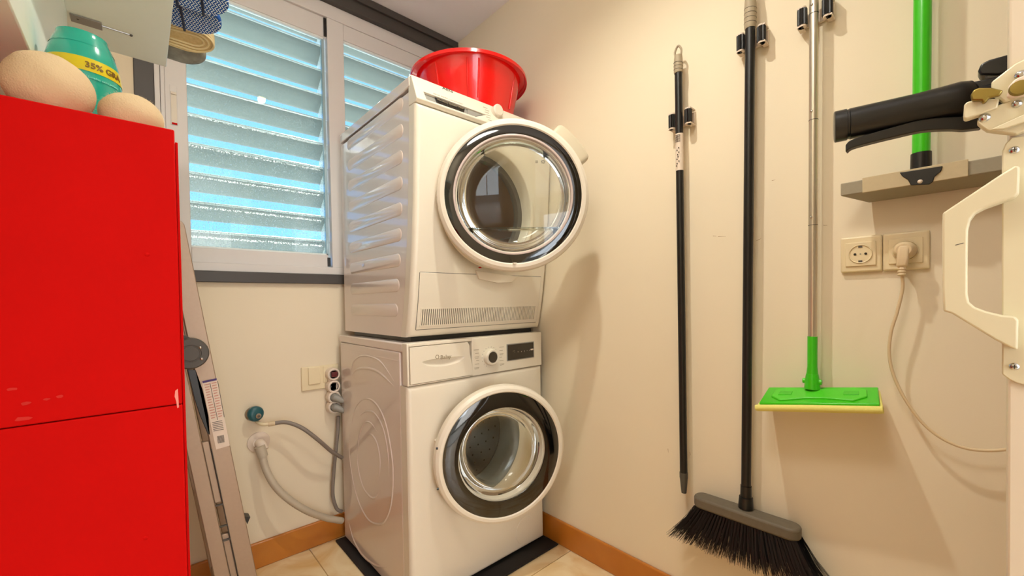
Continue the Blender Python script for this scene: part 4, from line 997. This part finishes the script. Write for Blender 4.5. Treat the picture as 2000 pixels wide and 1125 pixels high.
obj('black_bracket', prism(nb(), [fb(a, b_) for a, b_ in ((1757, 337), (1841, 324), (1838, 334), (1825, 345), (1822, 355), (1815, 360), (1779, 362), (1773, 351), (1762, 344))], (.004, 0, 0)), M_blk, t, bevel=.001)
obj('rivet', lathe(nb(), [(0, .003), (.003, .002), (.004, 0)], fb(1797, 354.5), (-1, 0, 0), 14), M_label, t, smooth=60)
holder(GZ(1.78).y, 1.78, 'black roller clip holding the green squeegee pole')

# ------------------------------------------------------------------ sockets, plug, cord
q0, q1 = onx(1643, 467, XR), onx(1816.5, 525, XR); zc_s = (onx(1643, 467, XR).z+onx(1643.7, 532.5, XR).z)/2; hs = .041
yL, yR = q0.y, q1.y; ym = (yL+yR)/2
so = thing('double_wall_socket', 'ivory double wall socket beneath the squeegee on the right wall', 'socket', (XR, ym, zc_s))
for a, b_ in ((yL, ym+.0005), (ym-.0005, yR)):
    f = obj('socket_frame', bx(XR-.010, XR, b_, a, zc_s-hs, zc_s+hs), M_sock, so, bevel=.004, seg=3)
    cy = (a+b_)/2
    ins = obj('socket_insert', bx(XR-.0135, XR-.009, cy-.027, cy+.027, zc_s-.027, zc_s+.027), M_sock, f, bevel=.001)
    obj('socket_well', lathe(nb(), [(.0215, .0010), (.0205, .0022), (.0190, .0012), (.0185, -.006), (0, -.006), (0, -.0075), (.0215, -.0075)], (XR-.0135, cy, zc_s), (-1, 0, 0), 40, closed=False), M_sock, f, smooth=35)
    for dy in (-.0095, .0095): obj('contact_hole', cyl(nb(), (XR-.0146, cy+dy, zc_s), (XR-.0138, cy+dy, zc_s), .0026, 12), M_blk, f)
    for dz in (-.0165, .0165): obj('earth_clip', bx(XR-.0150, XR-.0135, cy-.0034, cy+.0034, zc_s+dz-.002, zc_s+dz+.002), M_greyd, f)
    obj('centre_screw', cyl(nb(), (XR-.0146, cy, zc_s), (XR-.0138, cy, zc_s), .0014, 8), M_grey, f)
cy = (ym+yR)/2; pc_ = Vector((XR-.0148, cy, zc_s))
t = thing('power_lead', 'ivory plug and cord hanging from the right-hand socket', 'cord', pc_)
obj('plug', lathe(nb(), [(0, .030), (.012, .030), (.016, .026), (.0188, .010), (.0190, 0), (0, 0)], pc_, (-1, 0, 0), 32), M_cord, t, smooth=40)
obj('plug_neck', prism(nb(), [pc_+Vector(v_) for v_ in ((-.016, -.009, .012), (-.030, -.009, .010), (-.036, -.009, -.018), (-.034, -.006, -.036), (-.020, -.006, -.036), (-.012, -.009, -.015))], (0, .018, 0)), M_cord, t, bevel=.004, seg=3)
e0 = pc_+Vector((-.027, .003, -.034))
obj('strain_relief', tube(nb(), [e0+Vector((0, 0, -.003*k)) for k in range(8)], .005, 12, rad=[.0072 if k % 2 == 0 else .0056 for k in range(7)]+[.0045]), M_cord, t)
XC = XR-.034
obj('cable', tube(nb(), spline([e0+Vector((0, 0, -.015)), onx(1763, 562, XC), onx(1752, 610, XC), onx(1740, 650, XC), onx(1737, 695, XC), onx(1748, 740, XC), onx(1773, 788, XC), onx(1808, 832, XC), onx(1850, 862, XC), onx(1900, 878, XC), onx(1965, 878, XC), onx(2060, 860, XC-.02)], 8), .0030, 10), M_cord, t, smooth=60)

# ------------------------------------------------------------------ open white door at the right with latch and pull handle
XD = .62
dY = onx(1970, 500, XD).y
d1_ = struct('door_1', bx(XD, XD+.034, -.775, dY, .012, 2.04), M_door, bevel=.0015)
DP = lambda a, b_, x=XD: onx(a, b_, x)
def slab(name, pts, x, th, m, par, bevel=0, seg=2):   # polygon seen face-on at depth x, thick towards +X
    return obj(name, prism(nb(), [onx(a, b_, x) for a, b_ in pts], (th, 0, 0)), m, par, bevel, seg=seg)
bk = thing('pull_handle', 'cream D-shaped pull handle screwed to the white door edge', 'handle', onx(1960, 510, XD))
slab('handle_plate', [(1957, 296), (1964, 280), (1976, 268), (2030, 262), (2030, 760), (1985, 748), (1972, 742), (1957, 731)], XD-.004, .004, M_latch, bk, .001)
for py in (293, 716):
    q = onx(1981, py, XD-.004); sc_ = obj('screw', lathe(nb(), [(0, .0018), (.0022, .0016), (.0035, 0)], q, (-1, 0, 0), 16), M_chrome, bk, smooth=60)
    b = nb(); box(b, q.x-.0022, q.x-.0014, q.y-.002, q.y+.002, q.z-.0004, q.z+.0004); box(b, q.x-.0022, q.x-.0014, q.y-.0004, q.y+.0004, q.z-.002, q.z+.002); obj('screw_slot', b, M_greyd, sc_)
outer = [(1841, 416), (1955, 340), (1984, 322), (1993, 326), (1991, 376), (1984, 384), (1958, 393), (1925, 405), (1906, 415), (1896, 428), (1891, 448), (1890, 500), (1890, 574), (1893, 590), (1904, 600), (1925, 608), (1958, 616), (1984, 618), (1990, 626), (1988, 684), (1975, 680), (1945, 665), (1858, 612), (1842, 608), (1840, 560), (1840, 440)]
slab('bow', outer, XD-.020, .018, M_latch, bk, .0025, 3)
slab('bow_scratch', [(1866, 478), (1882, 474), (1882, 475.2), (1866, 479.5)], XD-.0202, .0004, M_greyd, bk)
# latch
lt = thing('door_latch', 'cream metal door latch with brass bolt and screws, above the pull handle', 'latch', onx(1950, 200, XD))
slab('latch_base', [(1908, 240), (1915, 216), (1950, 205), (2040, 170), (2040, 240), (1985, 262), (1928, 255), (1916, 247)], XD-.010, .010, M_latch, lt, .0012)
slab('latch_lip', [(1934, 253), (2040, 205), (2040, 224), (1960, 252)], XD-.016, .004, M_latch, lt, .0008)
slab('latch_tongue', [(1881, 230), (1883, 204), (1890, 198), (1916, 194), (1952, 192), (1948, 210), (1916, 222), (1886, 232)], XD-.014, .012, M_latch, lt, .002)
slab('cover_wing', [(1936, 160), (1982, 124), (2040, 96), (2040, 175), (1962, 200), (1938, 182)], XD-.012, .010, M_latch, lt, .0015)
slab('cover_plate', [(1966, 190), (1970, 168), (1982, 154), (2040, 128), (2040, 180), (1976, 191)], XD-.017, .004, M_label, lt, .0015)
q = onx(1992, 172, XD-.017); b = nb(); lathe(b, [(0, .004), (.0060, .0035), (.0070, 0), (0, 0)], q, (-1, 0, 0), 28)
obj('bolt_head', b, M_brass, lt, smooth=50)
slab('brass_lever', [(1895, 186), (1902, 175), (1912, 171), (1938, 171), (1960, 176), (1952, 186), (1932, 190), (1926, 198), (1919, 202), (1917, 196), (1898, 196)], XD-.022, .006, M_brass, lt, .0012)
for px, py, r_ in ((1923, 230, .0042), (1986, 203, .0036), (1994, 146, .0042)):
    q = onx(px, py, XD-.0100 if px != 1994 else XD-.014); sc_ = obj('screw', lathe(nb(), [(0, .0030), (r_*.6, .0024), (r_, 0)], q, (-1, 0, 0), 16), M_chrome, lt, smooth=60)

# ------------------------------------------------------------------ black handlebar grip behind the door edge
P0 = Vector((.5885, .101, 0)); 
def hb(px, py, x): return onx(px, py, x)
t = thing('handlebar', 'black handlebar grip with brake lever reaching out from behind the white door', 'handlebar', hb(1760, 225, .66))
XH0, XH1 = .70, .73
G = lambda px, py: onx(px, py, XH0+(XH1-XH0)*(px-1630)/280)
a_, b_ = G(1629, 249), G(1905, 189)
def gp_(f, o=0): return a_.lerp(b_, f)
rG = .0192
gf = [(0, .95), (.006, 1.02), (.10, 1.02), (.105, .96), (.12, .96), (.125, 1.0), (.35, .98), (.6, .96), (.78, 1.0), (.90, 1.05), (.97, .95), (1, .7)]
gr = obj('rubber_grip', tube(nb(), [gp_(f) for f, r_ in gf], rG, 32, rad=[rG*r_*1.02 for f, r_ in gf]), mat('satin_black_rubber', (22, 22, 24), .28, noise=.1), t, smooth=40)
d_ = (b_-a_).normalized(); side_ = d_.cross(Vector((0, 0, 1))).normalized(); upv = side_.cross(d_)
obj('grip_inlay', tube(nb(), [gp_(.16)+side_*-.0145+upv*.006, gp_(.60)+side_*-.0145+upv*.006], .0055, 12), mat('grey_blue_rubber', (64, 70, 80), .35), gr, smooth=60)
sgn = 1 if (gp_(.3)+side_*.01-CAM).length < (gp_(.3)-side_*.01-CAM).length else -1
if sgn < 0:
    for o in (gr.children): pass
obj('bar_tube', tube(nb(), [b_-d_*.01, b_+d_*.03, b_+Vector((.16, -.10, .04))], .0105, 16), M_blk, t, smooth=50)
LV = lambda px, py: onx(px, py, XH0+(XH1-XH0)*(px-1630)/280-.004)
lvp = [LV(1653, 292), LV(1664, 283), LV(1700, 272), LV(1745, 260), LV(1800, 247), LV(1850, 243), LV(1880, 243), LV(1915, 238)]
bm = nb(); rows = []
lvp = spline(lvp, 4); n_ = len(lvp)
for i, p in enumerate(lvp):
    f = i/(n_-1); h = .0048+.0035*f; rows.append([bm.verts.new(p+Vector((dx, 0, dz*h))) for dx, dz in ((-.006, -1), (.006, -1), (.006, 1), (-.006, 1))])
for i in range(n_-1):
    for k in range(4): bm.faces.new((rows[i][k], rows[i][(k+1) % 4], rows[i+1][(k+1) % 4], rows[i+1][k]))
bm.faces.new(rows[0]); bm.faces.new(rows[-1])
obj('brake_lever', bm, M_blk, t, bevel=.002)
slv = lambda pts, x, th, m, nm, bev=.002: obj(nm, prism(nb(), [onx(a, b2, x) for a, b2 in pts], (th, 0, 0)), m, t, bev)
slv([(1845, 200), (1880, 165), (1905, 158), (1945, 150), (1975, 150), (1975, 205), (1930, 236), (1880, 246), (1850, 243)], .735, .02, M_blk, 'lever_clamp')
slv([(1910, 138), (1916, 124), (1932, 116), (1975, 104), (1975, 140), (1950, 146), (1914, 146)], .74, .022, M_blk, 'second_grip')
slv([(1924, 144), (1960, 140), (1960, 152), (1924, 156)], .742, .014, M_greyd, 'cable_stop')
